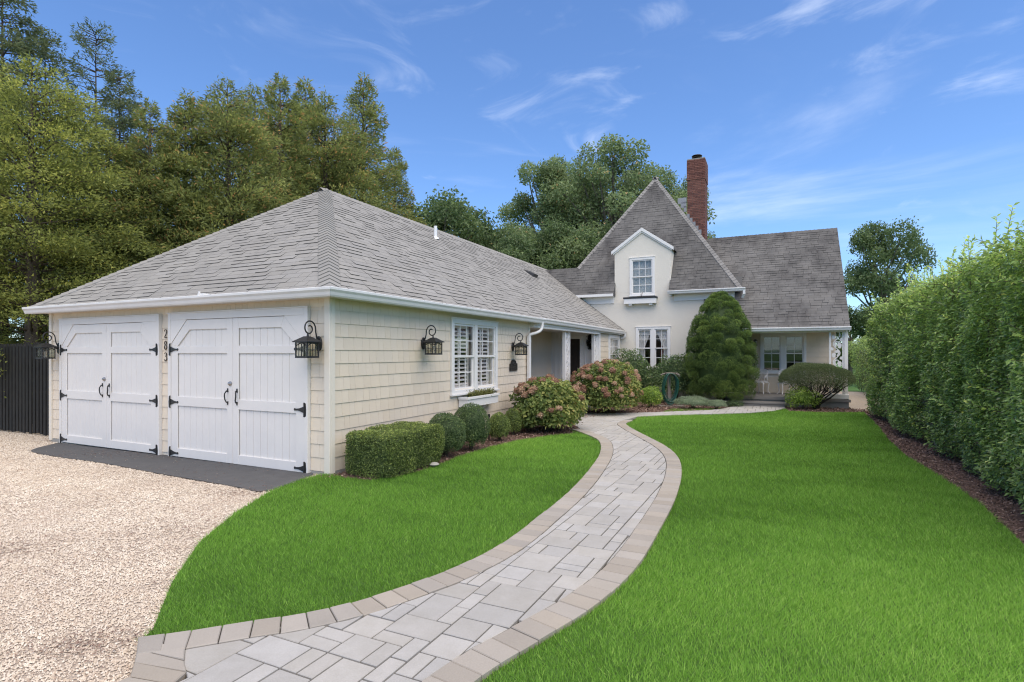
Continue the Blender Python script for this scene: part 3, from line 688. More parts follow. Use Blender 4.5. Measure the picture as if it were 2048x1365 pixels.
c = MB(); c.box(-.078, .018, -.018, .02, -.005, 2.33); c.box(-.02, .018, .0205, .088, -.006, 2.33); c.obj('corner_board', CTRIM, GW, bevel=.004)
c = MB(); c.box(-GL - .006, -GL + .078, -.018, .02, -.0, 2.33); c.box(-GL - .006, -GL + .03, .0205, .10, 0, 2.33); c.obj('corner_board', CTRIM, GW, bevel=.004)
c = MB(); c.box(-.10, .012, 6.405, 6.50, -.02, 2.33); c.obj('corner_board', CTRIM, GW, bevel=.004)
# soffit and fascia
EV = .2; ZE = 2.40
s = MB(); s.box(-GL - EV, EV - .012, -EV + .012, .02, 2.318, 2.338); s.box(-.02, EV - .012, .0205, 6.44, 2.318, 2.338); s.obj('soffit', WHITE, GW)
f = MB(); f.box(-GL - EV, EV - .001, -EV, -EV + .0115, 2.30, ZE); f.obj('fascia', WHITE, GW); f = MB(); f.box(EV - .0115, EV, -EV + .012, 6.5, 2.30, ZE); f.obj('fascia', WHITE, GW)
gutter_run('gutter', lambda o, z: (-GL - EV - .03, -EV - o - .001, ZE + z + .02), lambda o, z: (EV + o, -EV - o - .001, ZE + z + .02), GW)
gutter_run('gutter', lambda o, z: (EV + o + .001, -EV - o, ZE + z + .02), lambda o, z: (EV + o + .001, 6.74, ZE + z + .015), GW)
gutter_run('gutter', lambda o, z: (EV + o * .9 - .07, 6.60, ZE + z + .038), lambda o, z: (EV + o * .9 - .07, 14.97, ZE + z + .012), GW)
bk = MB()
for gx in (-5.9, -4.6, -3.2, -1.9, -.7): bk.box(gx, gx + .02, -EV - .122, -EV, ZE + .012, ZE + .018)
for gy in (.9, 2.2, 3.5, 4.8, 6.1): bk.box(EV, EV + .122, gy, gy + .02, ZE + .012, ZE + .018)
bk.obj('gutter_strap', STEEL, GW)
cl = MB(); cl.box(-2.2, -2.07, -EV - .10, -EV - .02, ZE + .021, ZE + .045); cl.box(-2.17, -2.15, -EV - .11, -EV - .09, ZE + .02, ZE + .075); cl.obj('gutter_clip', WHITE, GW)
# downspouts
def sq_tube(mb, pts, wx, wy):
    for i in range(len(pts) - 1):
        p, q = np.array(pts[i], float), np.array(pts[i + 1], float); d = unit(q - p); a = unit(np.cross(d, [0, 0, 1.]) if abs(d[2]) < .95 else np.array([1., 0, 0])); b_ = np.cross(d, a)
        vs = [pp + sx * a * wx / 2 + sy * b_ * wy / 2 for pp in (p - d * .012, q + d * .012) for sx, sy in ((-1, -1), (1, -1), (1, 1), (-1, 1))]
        mb.add(vs, [(0, 1, 5, 4), (1, 2, 6, 5), (2, 3, 7, 6), (3, 0, 4, 7), (3, 2, 1, 0), (4, 5, 6, 7)])
    return mb
d = MB(); d.tube([(.27, 6.62, 2.32), (.27, 6.62, 2.24), (.262, 6.60, 2.17), (.235, 6.55, 2.11), (.18, 6.47, 2.07), (.11, 6.40, 2.045), (.062, 6.345, 2.02), (.052, 6.335, 1.96)], .035, 10)
d.box(.016, .085, 6.29, 6.385, .02, 1.99); d.obj('downspout', WHITE, GW, bevel=.004)
for zc in (1.86, 1.0): MB().box(.012, .088, 6.285, 6.39, zc, zc + .025).obj('downspout_strap', WHITE, GW)
d = MB(); sq_tube(d, [(.22, 14.86, 2.31), (.22, 14.86, 2.2), (.06, 14.90, 2.13)], .06, .06); d.obj('downspout', GUTTER, GW)

# roof
HALF = GL / 2; RZ = 5.06; RX = -HALF; SL = (RZ - ZE) / (HALF + EV); RE = 16.4
roof = MB(); e0_, e1_ = -GL - EV, EV; zd = -.012
A_, B_, P1, P2 = (e0_, -EV, ZE + zd), (e1_, -EV, ZE + zd), (RX, HALF, RZ + zd), (RX, RE, RZ + zd)
B2, A2 = (e1_, PE, ZE + zd), (e0_, RE, ZE + zd); B3 = (-1.6, RE, RZ + zd - SL * (RX * -1 - 1.6))
roof.add([A_, B_, P1, P2, B2, B3, A2], [(0, 1, 2), (1, 4, 5, 3, 2), (0, 2, 3, 6)])
roof.add([(p[0], p[1], p[2] - .05) for p in (A_, B_, P1, P2, B2, B3, A2)], [(2, 1, 0), (2, 3, 5, 4, 1), (6, 3, 2, 0)])
GR = roof.obj('roof', DECK, GW)
cs = 1 / math.sqrt(1 + SL * SL); sn = SL * cs; LEN = (HALF + EV) / cs
pc = Pieces()
shingle_plane(pc, (e0_, -EV - .02, ZE), (1, 0, 0), (0, cs, sn), (0, -sn, cs), [(0, 0), (GL + 2 * EV, 0), (HALF + EV, LEN)], pid='f')
shingle_plane(pc, (EV + .02, -EV, ZE), (0, 1, 0), (-cs, 0, sn), (sn, 0, cs), [(0, 0), (PE + EV, 0), (RE + EV, LEN), (HALF + EV, LEN)], pid='s')
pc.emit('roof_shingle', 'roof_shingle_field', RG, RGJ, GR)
nF, nS, nL = (0, -sn, cs), (sn, 0, cs), (-sn, 0, cs)
cap_row('hip_cap', (EV + .02, -EV - .02, ZE), (RX, HALF, RZ), nF, nS, RG, GR)
cap_row('hip_cap', (e0_ - .02, -EV - .02, ZE), (RX, HALF, RZ), nF, nL, RG, GR)
cap_row('ridge_cap', (RX, RE, RZ), (RX, HALF - .1, RZ), nS, nL, RG, GR)
# vent pipe and low roof vent on the lawn slope
def on_slope(u, v):
    dd = np.array([(u - CX) / FPX, 1, (CY - v) / FPX]); ax = dd[:2] @ HX; bx = -(HC @ HX)
    t = (ZE + SL * (EV - bx) - CH) / (dd[2] + SL * ax); p = dd * t; x, y = loc(p[:2]); return x, y, CH + p[2]
vx, vy, vz = on_slope(871, 478)
v_ = MB(); v_.tube([(vx, vy, vz - .1), (vx, vy, vz + .33)], .042, 12); v_.lathe([(.10, -.02), (.085, .03), (.045, .05)], (vx, vy, vz), 14); v_.obj('vent_pipe', PLASTW, GR, smooth=True)
vx, vy, vz = on_slope(1060, 549)
v_ = MB(); q = [np.array((vx, vy, vz)) + np.array((-cs, 0, sn)) * b_ + np.array((0, 1, 0)) * a_ + np.array((sn, 0, cs)) * n_ for b_, a_, n_ in ((-.22, -.2, .02), (-.22, .2, .02), (.22, .2, .02), (.22, -.2, .02), (-.20, -.18, .12), (-.20, .18, .12), (.2, .18, .05), (.2, -.18, .05))]
v_.add(q, [(4, 5, 6, 7), (0, 1, 5, 4), (1, 2, 6, 5), (2, 3, 7, 6), (3, 0, 4, 7)]); v_.obj('roof_vent', BLACK, GR)

# garage doors: two openings, two leaves each
def garage_opening(x0, x1, zb, zt, right_lock):
    """x0,x1 = outer faces of the white frame"""
    fw = .066; top = zt - .10; ya = -.012
    fr = MB(); fr.box(x0, x0 + fw, -.045, .02, zb, zt); fr.box(x1 - fw, x1, -.045, .02, zb, zt); fr.box(x0 + fw, x1 - fw, -.0445, .02, top, zt); fr.box(x0 - .012, x1 + .012, -.055, .02, zt, zt + .016)
    for s_, xc in ((1, x0 + fw), (-1, x1 - fw)):                      # corner brackets that make the clipped head
        fr.prism([(xc, -.040, top), (xc, -.040, top - .37), (xc + s_ * .375, -.040, top)], (0, .055, 0))
    fr.obj('door_frame', WHITED, GW, bevel=.003)
    xi0, xi1 = x0 + fw + .004, x1 - fw - .004; xm = (xi0 + xi1) / 2
    for k, (l0, l1) in enumerate(((xi0, xm - .003), (xm + .003, xi1))):
        lf = k == 0; zt_ = top - .006; sw = .15; y0, y1 = -.034, .0
        def diag(xh, off):                                            # top edge height at x (clipped corner on the hinge side)
            dd = (xh - xi0) if lf else (xi1 - xh); return min(zt_ - off, zt_ - .365 + dd * .985 - off * 1.25)
        m = MB(); hx = l0 if lf else l1; sg = 1 if lf else -1; cut = .37
        out = [(hx, zb + .02), (hx, diag(hx, 0)), (hx + sg * cut, zt_), ((l1 if lf else l0), zt_), ((l1 if lf else l0), zb + .02)]
        # frame of stiles and rails laid over the boards
        ms = l1 - .12 if lf else l0 + .12                             # inner edge of meeting stile
        hs = hx + sg * sw                                             # inner edge of hinge stile
        def qd(p): m.prism([(a, y0, z) for a, z in p], (0, .020, 0))
        zr1, zr1b = 1.70, 1.59; zr2, zr2b = .93, .785; zb2 = .135
        zh = diag(hs, 0) - .14
        qd([(hx, zb + .02), (hs, zb + .02), (hs, zr1), (hx, diag(hx, 0))] if diag(hx, 0) > zr1 else [(hx, zb + .02), (hs, zb + .02), (hs, zr1), (hx, zr1)])
        hx2 = hx + sg * cut
        qd([(hx, diag(hx, 0) + .0005), (hs, zr1 + .0005), (hx2 + sg * .06, zt_ - .15), (hx2, zt_)])
        me_ = l1 if lf else l0
        qd([(hx2 + .0005 * sg, zt_), (hx2 + sg * .0605, zt_ - .15), (ms, zt_ - .15), (ms, zt_)])
        qd([(ms + sg * .0005, zb + .02), (me_, zb + .02), (me_, zt_), (ms + sg * .0005, zt_)])
        a_, b__ = hs + sg * .0005, ms - sg * .0005
        for za, zc in ((zb + .02, zb2), (zr2b, zr2), (zr1b, zr1)): qd([(a_, za), (b__, za), (b__, zc), (a_, zc)])
        L_ = m.obj('garage_door', WHITED, GW, bevel=.004)
        nb = 8; bw = abs(ms - hs) / nb; xa = min(ms, hs)
        for i in range(nb):
            p0, p1 = xa + i * bw + .0022, xa + (i + 1) * bw - .0022
            b_ = MB(); zz0, zz1 = zb2 - .02, min(zt_ - .10, diag(p0, .10), diag(p1, .10))
            b_.prism([(p0, -.013, zz0), (p1, -.013, zz0), (p1, -.013, min(zt_ - .10, diag(p1, .10))), (p0, -.013, min(zt_ - .10, diag(p0, .10)))], (0, .012, 0)); b_.obj('board', WHITED, L_, bevel=.003)
        MB().prism([(p[0], .0005, p[1] - .004) for p in out], (0, .015, 0)).obj('backing', WHITED, L_)
        for zc in ((1.65, .84, .055)):                                # black strap hinges
            hb = MB(); q = lambda pts: hb.prism([(hx + sg * a, y0 - .012, zc + z) for a, z in pts], (0, .010, 0))
            q([(-.045, -.085), (-.012, -.10), (-.008, .10), (-.04, .085), (-.05, 0)])
            q([(-.007, -.045), (-.007, .045), (.05, .026), (.075, .018), (.105, .013), (.15, .010), (.165, .018), (.178, 0), (.165, -.018), (.15, -.010), (.105, -.013), (.075, -.018), (.05, -.026)])
            hb.tube([(hx - sg * .01, y0 - .014, zc - .095), (hx - sg * .01, y0 - .014, zc + .095)], .008, 8); hb.obj('hinge', BLACK, L_)
        xh = me_ - sg * .095 if lf else me_ - sg * .095
        hd = MB(); hd.tube([(xh, y0 - .008, 1.058), (xh, y0 - .028, 1.046), (xh - sg * .018, y0 - .042, 1.01), (xh - sg * .022, y0 - .042, .97), (xh - sg * .010, y0 - .042, .92), (xh, y0 - .028, .884), (xh, y0 - .008, .872)], [.007, .009, .009, .010, .009, .008, .006], 8)
        hd.tube([(xh, y0 - .006, 1.03), (xh, y0 - .006, 1.085)], [.014, .009], 8); hd.tube([(xh, y0 - .006, .895), (xh, y0 - .006, .845)], [.013, .007], 8); hd.obj('handle', BLACK, L_, smooth=True)
        if lf:
            kb = MB(); kb.tube([(xm - .045, y0 + .004, 1.155), (xm - .045, y0 - .012, 1.155), (xm - .045, y0 - .02, 1.155), (xm - .045, y0 - .03, 1.155), (xm - .045, y0 - .034, 1.155)], [.032, .032, .016, .022, .016], 14); kb.obj('lock', STEEL, L_, smooth=True)
garage_opening(-6.372, -3.50, -.02, 2.195, False); garage_opening(-3.275, -.343, -.02, 2.205, True)
sill_ = MB(); sill_.box(-6.40, -.32, -.03, .019, -.10, -.022); sill_.obj('door_sill', CONC, GW)
fd = MB(); fd.box(-GL + .03, -6.40, .0, .0195, -.12, .034); fd.box(-.32, -.03, .0, .0195, -.12, .03); fd.box(-.0195, .0, .0, 6.4, -.15, .034); fd.obj('foundation', CONC, GW)

# window with louvred shutters
M_ = mapS(-.004)
gwin = window(GW, M_, 2.974, 4.772, .852, 2.222, 2, 3, 2, label='white twin sash window with interior louvred shutters')
for b0, b1 in ((3.09, 3.80), (3.93, 4.65)):
    sh = MB(); x_ = -.11
    for a0, a1 in ((b0, b0 + .05), (b0 + (b1 - b0) / 2 - .025, b0 + (b1 - b0) / 2 + .025), (b1 - .05, b1)): sh.box(x_ - .03, x_, a0, a1, .93, 2.13)
    for z_ in (.93, 1.5, 2.06): sh.box(x_ - .029, x_ - .001, b0 + .05, b1 - .05, z_, z_ + .06)
    z_ = 1.01
    while z_ < 2.06:
        for a0, a1 in ((b0 + .05, b0 + (b1 - b0) / 2 - .025), (b0 + (b1 - b0) / 2 + .025, b1 - .05)):
            sh.add([(x_ - .035, a0, z_ + .014), (x_ - .035, a1, z_ + .014), (x_ + .008, a1, z_ - .018), (x_ + .008, a0, z_ - .018), (x_ - .032, a0, z_ + .019), (x_ - .032, a1, z_ + .019), (x_ + .011, a1, z_ - .013), (x_ + .011, a0, z_ - .013)], [(0, 3, 2, 1), (4, 5, 6, 7), (0, 1, 5, 4), (2, 3, 7, 6)])
        z_ += .076
    sh.obj('shutter', WHITE, gwin)
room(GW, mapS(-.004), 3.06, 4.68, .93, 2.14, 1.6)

# entry porch between garage and stucco house
p = MB(); p.box(PX, .12, 6.43, 12.0, -.25, .10); p.obj('porch_floor', BLUEST, GW)
p = MB(); p.box(PX, -.0, 6.43, 12.0, 2.30, 2.33); p.obj('porch_ceiling', WHITE, GW)
p = MB(); p.box(-.06, .10, 6.51, 12.05, 2.20, 2.385); p.box(.101, .125, 6.51, 14.9, 2.26, 2.40); p.obj('porch_beam', WHITE, GW, bevel=.004)
EX = lambda u: FR(u, 700, 12.0)[0]
w = MB(); dA, dB = EX(1124), EX(1160)
w.box(PX, dA, 12.0, 12.1, -.1, 2.33); w.box(dA, dB, 12.0, 12.1, 2.06, 2.33); w.box(dB, -.02, 12.0, 12.1, -.1, 2.33)
w.box(-.115, -.02, 12.101, 13.36, -.1, 2.33); w.box(-.115, -.02, 13.36, 14.985, -.1, .85); w.box(-.115, -.02, 13.361, 14.985, 2.25, 2.33); w.box(-.115, -.02, 14.80, 14.985, .85, 2.25)
w.obj('entry_wall', WHITE, GW)
for a0, a1 in ((PX + .12, PX + .16), (PX + .40, PX + .44), (dB + .16, dB + .20)): MB().box(a0, a1, 11.975, 11.999, .1, 2.3).obj('panel_moulding', WHITE, GW)
fd_ = MB(); fd_.box(dA, dB, 12.04, 12.085, .1, 2.06); fdo = fd_.obj('front_door', DOORB, GW)
for z0_, z1_ in ((.2, .8), (.95, 1.9)): MB().box(dA + .10, dB - .10, 12.028, 12.0395, z0_, z1_).obj('door_panel', DOORB, fdo, bevel=.006)
kn = MB(); kn.tube([(dB - .07, 12.04, 1.08), (dB - .07, 11.99, 1.08)], [.012, .026], 10); kn.obj('knob', STEEL, fdo)
fr = MB(); fr.box(dA - .09, dA - .002, 11.97, 11.9995, .1, 2.15); fr.box(dB + .002, dB + .09, 11.97, 11.9995, .1, 2.15); fr.box(dA - .002, dB + .002, 11.97, 11.9995, 2.061, 2.15); fr.obj('door_casing', WHITE, GW, bevel=.004)
c = MB(); c.box(-.11, .02, 12.11, 12.33, -.05, 2.26); c.box(-.02, .02, 13.30, 13.36, .0, 2.26); c.obj('corner_board', WHITE, GW, bevel=.003)
window(GW, mapS(.0), 13.36, 14.82, .85, 2.25, 1, 3, 2, casing=.13, head=False)
cu = MB(); nseg = 44
for i in range(nseg):
    y0_, y1_ = 13.46 + i * 1.26 / nseg, 13.46 + (i + 1) * 1.26 / nseg; xa, xb = -.13 + .014 * math.sin(i * 1.3), -.13 + .014 * math.sin((i + 1) * 1.3)
    cu.add([(xa, y0_, .9), (xb, y1_, .9), (xb, y1_, 2.2), (xa, y0_, 2.2)], [(0, 1, 2, 3)])
cu.obj('curtain', CURT, GW)

# scroll-cut porch posts
def fret(mb, f3, w, z0, z1, th, seed, pitch=.42, dense=1.0):
    """cut-out vine panel: f3(a,n,z); a in 0..w"""
    g = random.Random(seed)
    def ribbon(pts, wd):
        for i in range(len(pts) - 1):
            (a0, b0), (a1, b1) = pts[i], pts[i + 1]; L = math.hypot(a1 - a0, b1 - b0) + 1e-6; nx_, nz_ = -(b1 - b0) / L, (a1 - a0) / L
            w0, w1 = wd * (1 - i / len(pts) * .5), wd * (1 - (i + 1) / len(pts) * .5); ex, ez = (a1 - a0) * .12, (b1 - b0) * .12
            q = [(a0 - ex - nx_ * w0, b0 - ez - nz_ * w0), (a1 + ex - nx_ * w1, b1 + ez - nz_ * w1), (a1 + ex + nx_ * w1, b1 + ez + nz_ * w1), (a0 - ex + nx_ * w0, b0 - ez + nz_ * w0)]
            t = th * g.uniform(.90, 1.0); mb.prism([f3(a, -t / 2, z) for a, z in q], tuple(np.subtract(f3(0, t, 0), f3(0, 0, 0))))
    def leaf(a, z, ang, L, wd):
        t = th * g.uniform(.75, .88); pts = []
        for k, (x, y) in enumerate(((0, 0), (.18, .5), (.30, .36), (.48, .62), (.58, .42), (.78, .44), (1, 0), (.78, -.44), (.58, -.42), (.48, -.62), (.30, -.36), (.18, -.5))):
            X, Y = x * L, y * wd; pts.append((a + X * math.cos(ang) - Y * math.sin(ang), z + X * math.sin(ang) + Y * math.cos(ang)))
        mb.prism([f3(p_[0], -t / 2, p_[1]) for p_ in pts], tuple(np.subtract(f3(0, t, 0), f3(0, 0, 0))))
    z = z0; vine = []
    while z < z1: vine.append((w / 2 + .30 * w * math.sin((z - z0) / pitch * 2 * math.pi), z)); z += .03
    ribbon(vine, .020 * w / .3)
    k = 0; z = z0 + pitch * .12
    while z < z1 - pitch * .3:
        sgn = 1 if k % 2 == 0 else -1; cxx, cz = w / 2 - sgn * w * .10, z + pitch * .16; sp_ = []
        for i in range(20):
            th_ = i / 19 * 4.0; r_ = w * .34 * (1 - i / 24); sp_.append((min(max(cxx + sgn * r_ * math.cos(th_ - 1.2), .012), w - .012), cz + r_ * math.sin(th_ - 1.2)))
        ribbon(sp_, .018 * w / .3)
        for a, dz, an, L in ((cxx, 0, sgn * .6, .42), (w / 2 - sgn * w * .30, pitch * .14, math.pi / 2 + sgn * .9, .46), (w / 2 + sgn * w * .22, pitch * .22, math.pi / 2 - sgn * .3, .44), (w / 2 - sgn * .05 * w, -pitch * .1, math.pi * .5 + sgn * 1.6, .40)):
            if z0 + .05 < cz + dz < z1 - .12: leaf(a, cz + dz, an, L * w * dense, .30 * w)
        z += pitch / 2; k += 1
def porch_post(parent, y, width, nm='porch_post'):
    m = MB(); m.box(-.09, .0, y, y + .09, .10, 2.20); m.box(-.115, .025, y - .025, y + .115, .10, .24); pp = m.obj(nm, WHITE, parent, bevel=.004)
    MB().box(-.065, -.0, y + width - .05, y + width, .10, 2.2).obj('stile', WHITE, pp, bevel=.003)
    fm = MB(); fret(fm, lambda a, n, z: (-.03 + n, y + .09 + a, z), width - .14, .12, 2.19, .03, int(y * 10), .34, 1.15); fm.obj('fretwork', WHITE, pp)
    return pp
porch_post(GW, 8.95, .42); porch_post(GW, 11.66, .44)

# ================================================================== MAIN HOUSE
MH = empty("main_house", hw(0, 0, 0), HROT)
tag(MH, 'cream stucco cottage with steep dark shingle roof, wall dormer and brick chimney', 'house')
YS = 15.0; YE = 14.72; ZG = 3.80; MS = (9.05 - 3.80) / 3.55
lw = (.66, 1.77, 1.08, 2.47); dw = (.43, 1.205, 3.80, 5.06)
DX0, DX1, DZ, DP = -.22, 1.85, 5.43, 6.15; DXM = (DX0 + DX1) / 2
mF = mapF(YS)
w = MB(); wall_hole(w, mF, -3.4, 4.0, -.3, 3.86, [lw, (dw[0], dw[1], dw[2], 3.86)], .18)
w.box(3.85, 4.0, YS + .181, 22, -.3, 3.8); w.box(-3.4, -3.25, YS + .181, 22, -.3, 3.8); w.box(-3.25, 3.85, 21.85, 22, -.3, 3.8)
w.obj('wall', STUCCO, MH)
# dormer: face flush with the wall, breaking the eave
dm = MB()
mbox(dm, mF, DX0, dw[0], -.18, 0, 3.861, DZ); mbox(dm, mF, dw[1], DX1, -.18, 0, 3.861, DZ)
mbox(dm, mF, dw[0], dw[1], -.18, 0, dw[3], DZ)
dm.prism([(DX0, YS, DZ + .0005), (DX1, YS, DZ + .0005), (DXM, YS, DP)], (0, .18, 0))
dm.box(DX0, DX0 + .1, YS + .1805, 16.6, 3.9, DZ); dm.box(DX1 - .1, DX1, YS + .1805, 16.6, 3.9, DZ)
DM = dm.obj('dormer', STUCCO, MH)
dr = MB(); ds = (DP - DZ) / (DXM - DX0)
for sg in (-1, 1):
    xe_ = DXM + sg * (DXM - DX0 + .10); ze_ = DP - ds * (DXM - DX0 + .10)
    dr.prism([(DXM, YS - .05, DP + .045), (xe_, YS - .05, ze_ + .045), (xe_, YS - .05, ze_ + .005), (DXM, YS - .05, DP + .005)], (0, 1.75, 0))
dr.obj('dormer_roof', RMJ, DM)
df = MB()
for sg in (-1, 1):
    xe_ = DXM + sg * (DXM - DX0 + .11); ze_ = DP - ds * (DXM - DX0 + .11)
    df.prism([(DXM, YS - .085, DP + .075), (xe_, YS - .085, ze_ + .075), (xe_, YS - .085, ze_ - .045), (DXM, YS - .085, DP - .045)], (0, .034, 0))
    df.prism([(DXM, YS - .051, DP - .025), (xe_ - sg * .06, YS - .051, ze_ - .025 + ds * .06), (xe_ - sg * .06, YS - .051, ze_ - .10 + ds * .06), (DXM, YS - .051, DP - .10)], (0, .045, 0))
df.obj('bargeboard', WHITE, DM, bevel=.004)
# roof of the gable block
ZR = lambda y: ZG + MS * (y - YE)
XL, XR = -3.6, 4.24; KX, KY = -1.87, 15.51; AX, AY = .68, 18.27; BY = 22.2
KZ, AZ = ZR(KY), ZR(AY)
rf = MB(); e_ = -.012
for x0, x1 in ((XL, -.19), (1.82, XR)):
    rf.prism([(x0, YE, ZG + e_), (x0, YS + .02, ZR(YS + .02) + e_), (x0, YS + .02, 3.735), (x0, YE, 3.735)], (x1 - x0, 0, 0))
Pt = {'a': (XL, YS, ZR(YS)), 'b': (XR - .28, YS, ZR(YS)), 'k': (KX, KY, KZ), 'kl': (XL, KY, KZ), 'A': (AX, AY, AZ), 'AB': (AX, BY, AZ), 'r': (XR, YE, ZG), 'rb': (XR, BY, ZG), 'kb': (KX, BY, KZ), 'l2': (XL, 16.6, 3.78), 'k2': (KX, 16.6, 3.78)}
ks = list(Pt); vs_ = [(p_[0], p_[1], p_[2] + e_) for p_ in Pt.values()]; ix = lambda s: tuple(ks.index(t) for t in s.split())
fz = lambda x, y: (x, y, ZR(y) + e_)
rf.add([fz(XL, YS), fz(-.19, YS), fz(-.19, 15.9), fz(1.82, 15.9), fz(1.82, YS), fz(XR - .28, YS), fz(AX, AY), fz(KX, KY), fz(XL, KY)], [tuple(range(9))])
rf.add(vs_, [ ix('r rb AB A'), ix('k A AB kb'), ix('kl k k2 l2')])
MR = rf.obj('roof', DECK, MH)
cm = 1 / math.sqrt(1 + MS * MS); sm_ = MS * cm
pm = Pieces(); bK, bA = (KY - YE) / cm, (AY - YE) / cm
shingle_plane(pm, (XL, YE - .015, ZG), (1, 0, 0), (0, cm, sm_), (0, -sm_, cm), [(0, 0), (XR - XL, 0), (AX - XL, bA), (KX - XL, bK), (0, bK)], exp=.128, tab=.30, pid='g', cutx=(-.19 - XL, 1.82 - XL, 1.75))
# right wing roof
WY, WZ, WRY, WRZ, WX0, WX1 = 13.88, 2.385, 17.6, 6.10, 2.6, 7.30
ws = (WRZ - WZ) / (WRY - WY); cw = 1 / math.sqrt(1 + ws * ws); sw_ = ws * cw
r2 = MB(); r2.prism([(WX0 + 1.2, WY, WZ - .012), (WX0 + 1.2, WRY, WRZ - .012), (WX0 + 1.2, 2 * WRY - WY, WZ - .012), (WX0 + 1.2, 2 * WRY - WY, WZ - .07), (WX0 + 1.2, WRY, WRZ - .07), (WX0 + 1.2, WY, WZ - .07)], (WX1 - WX0 - 1.2, 0, 0))
r2.prism([(WX0, WRY - 1.6, WRZ - 1.6 * ws - .0125), (WX0, WRY, WRZ - .0125), (WX0, WRY + 1.6, WRZ - 1.6 * ws - .0125)], (1.2, 0, 0))
WR = r2.obj('wing_roof', DECK, MH)
shingle_plane(pm, (WX0, WY - .015, WZ), (1, 0, 0), (0, cw, sw_), (0, -sw_, cw), [(1.1, 0), (WX1 - WX0, 0), (WX1 - WX0, (WRY - WY) / cw), (0, (WRY - WY) / cw), (0, 2.4)], exp=.128, tab=.30, pid='w')
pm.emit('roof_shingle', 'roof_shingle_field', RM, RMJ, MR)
nM = (0, -sm_, cm); nR = (sm_, 0, cm); nLft = (-sm_, 0, cm)
cap_row('hip_cap', (XR + .01, YE - .03, ZG), (AX, AY, AZ), nM, nR, RH, MR, half=.13)
cap_row('hip_cap', (KX, KY, KZ), (AX, AY, AZ), nM, nLft, RH, MR, half=.13)
cap_row('ridge_cap', (AX, BY, AZ), (AX, AY - .1, AZ), nR, nLft, RH, MR, half=.13)
cap_row('ridge_cap', (XL, KY, KZ), (KX + .05, KY, KZ), nM, (0, sm_, cm), RM, MR, half=.10)
cap_row('ridge_cap', (WX1, WRY, WRZ), (2.95, WRY, WRZ), (0, -sw_, cw), (0, sw_, cw), RM, WR, half=.12)
vb = MB()
for y0_, y1_, z0_, z1_ in ((WY, WRY, WZ, WRZ), (2 * WRY - WY, WRY, WZ, WRZ)):
    vb.prism([(WX1 - .03, y0_, z0_ - .013), (WX1 - .03, y1_, z1_ - .013), (WX1 - .03, y1_, z1_ - .20), (WX1 - .03, y0_, z0_ - .15)], (.028, 0, 0))
vb.obj('bargeboard', WHITE, WR)
# eaves, gutters, frieze
gutter_run('gutter', lambda o, z: (1.80, YE - o - .016, ZG + z + .012), lambda o, z: (4.36, YE - o - .016, ZG + z + .012), MH)
f = MB(); f.box(1.83, XR, YE - .014, YE - .002, 3.70, ZG - .01); f.box(-3.5, -.20, YE - .03, YE - .002, 3.72, ZG + .015); f.obj('fascia', WHITE, MH)
f = MB(); f.box(-3.4, DX0 - .01, YE, YS - .0005, 3.715, 3.7345); f.box(DX1 + .01, XR - .02, YE, YS - .0005, 3.715, 3.7345); f.obj('soffit', WHITE, MH)
f = MB(); f.box(-3.39, DX0 - .02, YS - .035, YS - .0005, 3.47, 3.714); f.box(DX1 + .12, 3.99, YS - .035, YS - .0005, 3.47, 3.714); f.obj('frieze_board', WHITE, MH, bevel=.004)
d = MB(); sq_tube(d, [(4.32, YE - .08, 3.70), (4.32, YE - .08, 3.60), (4.27, YE + .02, 3.48)], .07, .055); d.obj('downspout', GUTTER, MH)
MB().box(1.86, 1.92, YE - .02, YS - .01, 3.64, 3.714).obj('eave_bracket', WHITE, MH)
gutter_run('gutter', lambda o, z: (WX0 + 1.25, WY - o - .016, WZ + z + .01), lambda o, z: (WX1 + .02, WY - o - .016, WZ + z + .01), MH)
b = MB(); b.box(3.85, 7.24, WY + .13, WY + .25, 2.235, 2.372); b.box(3.85, 7.26, WY, WY + .1295, 2.29, 2.37); b.obj('porch_beam', WHITE, MH, bevel=.004)
MB().box(3.86, 7.24, WY + .26, 15.89, 2.29, 2.31).obj('porch_ceiling', WHITE, MH)
# wing walls and porch
WW = 15.9; ww = (4.83, 6.19, .98, 2.20)
w = MB(); wall_hole(w, mapF(WW), 3.9, 7.1, -.2, 2.5, [ww], .12); w.box(6.99, 7.1, WW + .1205, 20.9, -.2, 2.35)
w.prism([(6.99, 14.15, 2.375), (6.99, WRY, WRZ - .1), (6.99, 21.0, 2.375)], (.11, 0, 0)); w.obj('wing_wall', CTRIM, MH)
s2 = Pieces(); siding(s2, lambda a, z: (a, WW, z), 3.95, 7.08, .2, 2.29, 0, [(4.79, 6.23, .89, 2.28)], widths=(.28, .36, .45)); s2.emit('siding_shingle', 'siding_field', SIDING, SIDING, MH)
window(MH, mapF(WW - .02), 4.79, 6.23, .895, 2.275, 2, 2, 2, casing=.09, mull=.15, label='white twin sash window under the porch roof')
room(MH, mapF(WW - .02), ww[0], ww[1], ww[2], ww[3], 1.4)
bl = MB()
for a0, a1 in ((4.9, 5.42), (5.62, 6.12)):
    for k in range(16): bl.box(a0, a1, WW + .12, WW + .15, 1.62 + k * .035, 1.64 + k * .035)
bl.obj('blind', BLIND, MH)
dk = MB(); dk.box(3.75, 7.28, 13.98, WW, -.3, .095); dk.obj('porch_base', CONC, MH)
dk = MB(); dk.box(3.70, 7.33, 13.93, WW - .001, .0955, .175); dk.box(3.75, 7.28, 14.0, WW - .001, .1755, .195); dk.obj('porch_floor', BLUEST, MH, bevel=.006)
st = MB(); st.box(3.75, 5.55, 13.45, 13.978, -.3, .0); st.box(3.72, 5.58, 13.42, 13.977, .0005, .055); st.obj('porch_step', BLUEST, MH, bevel=.006)
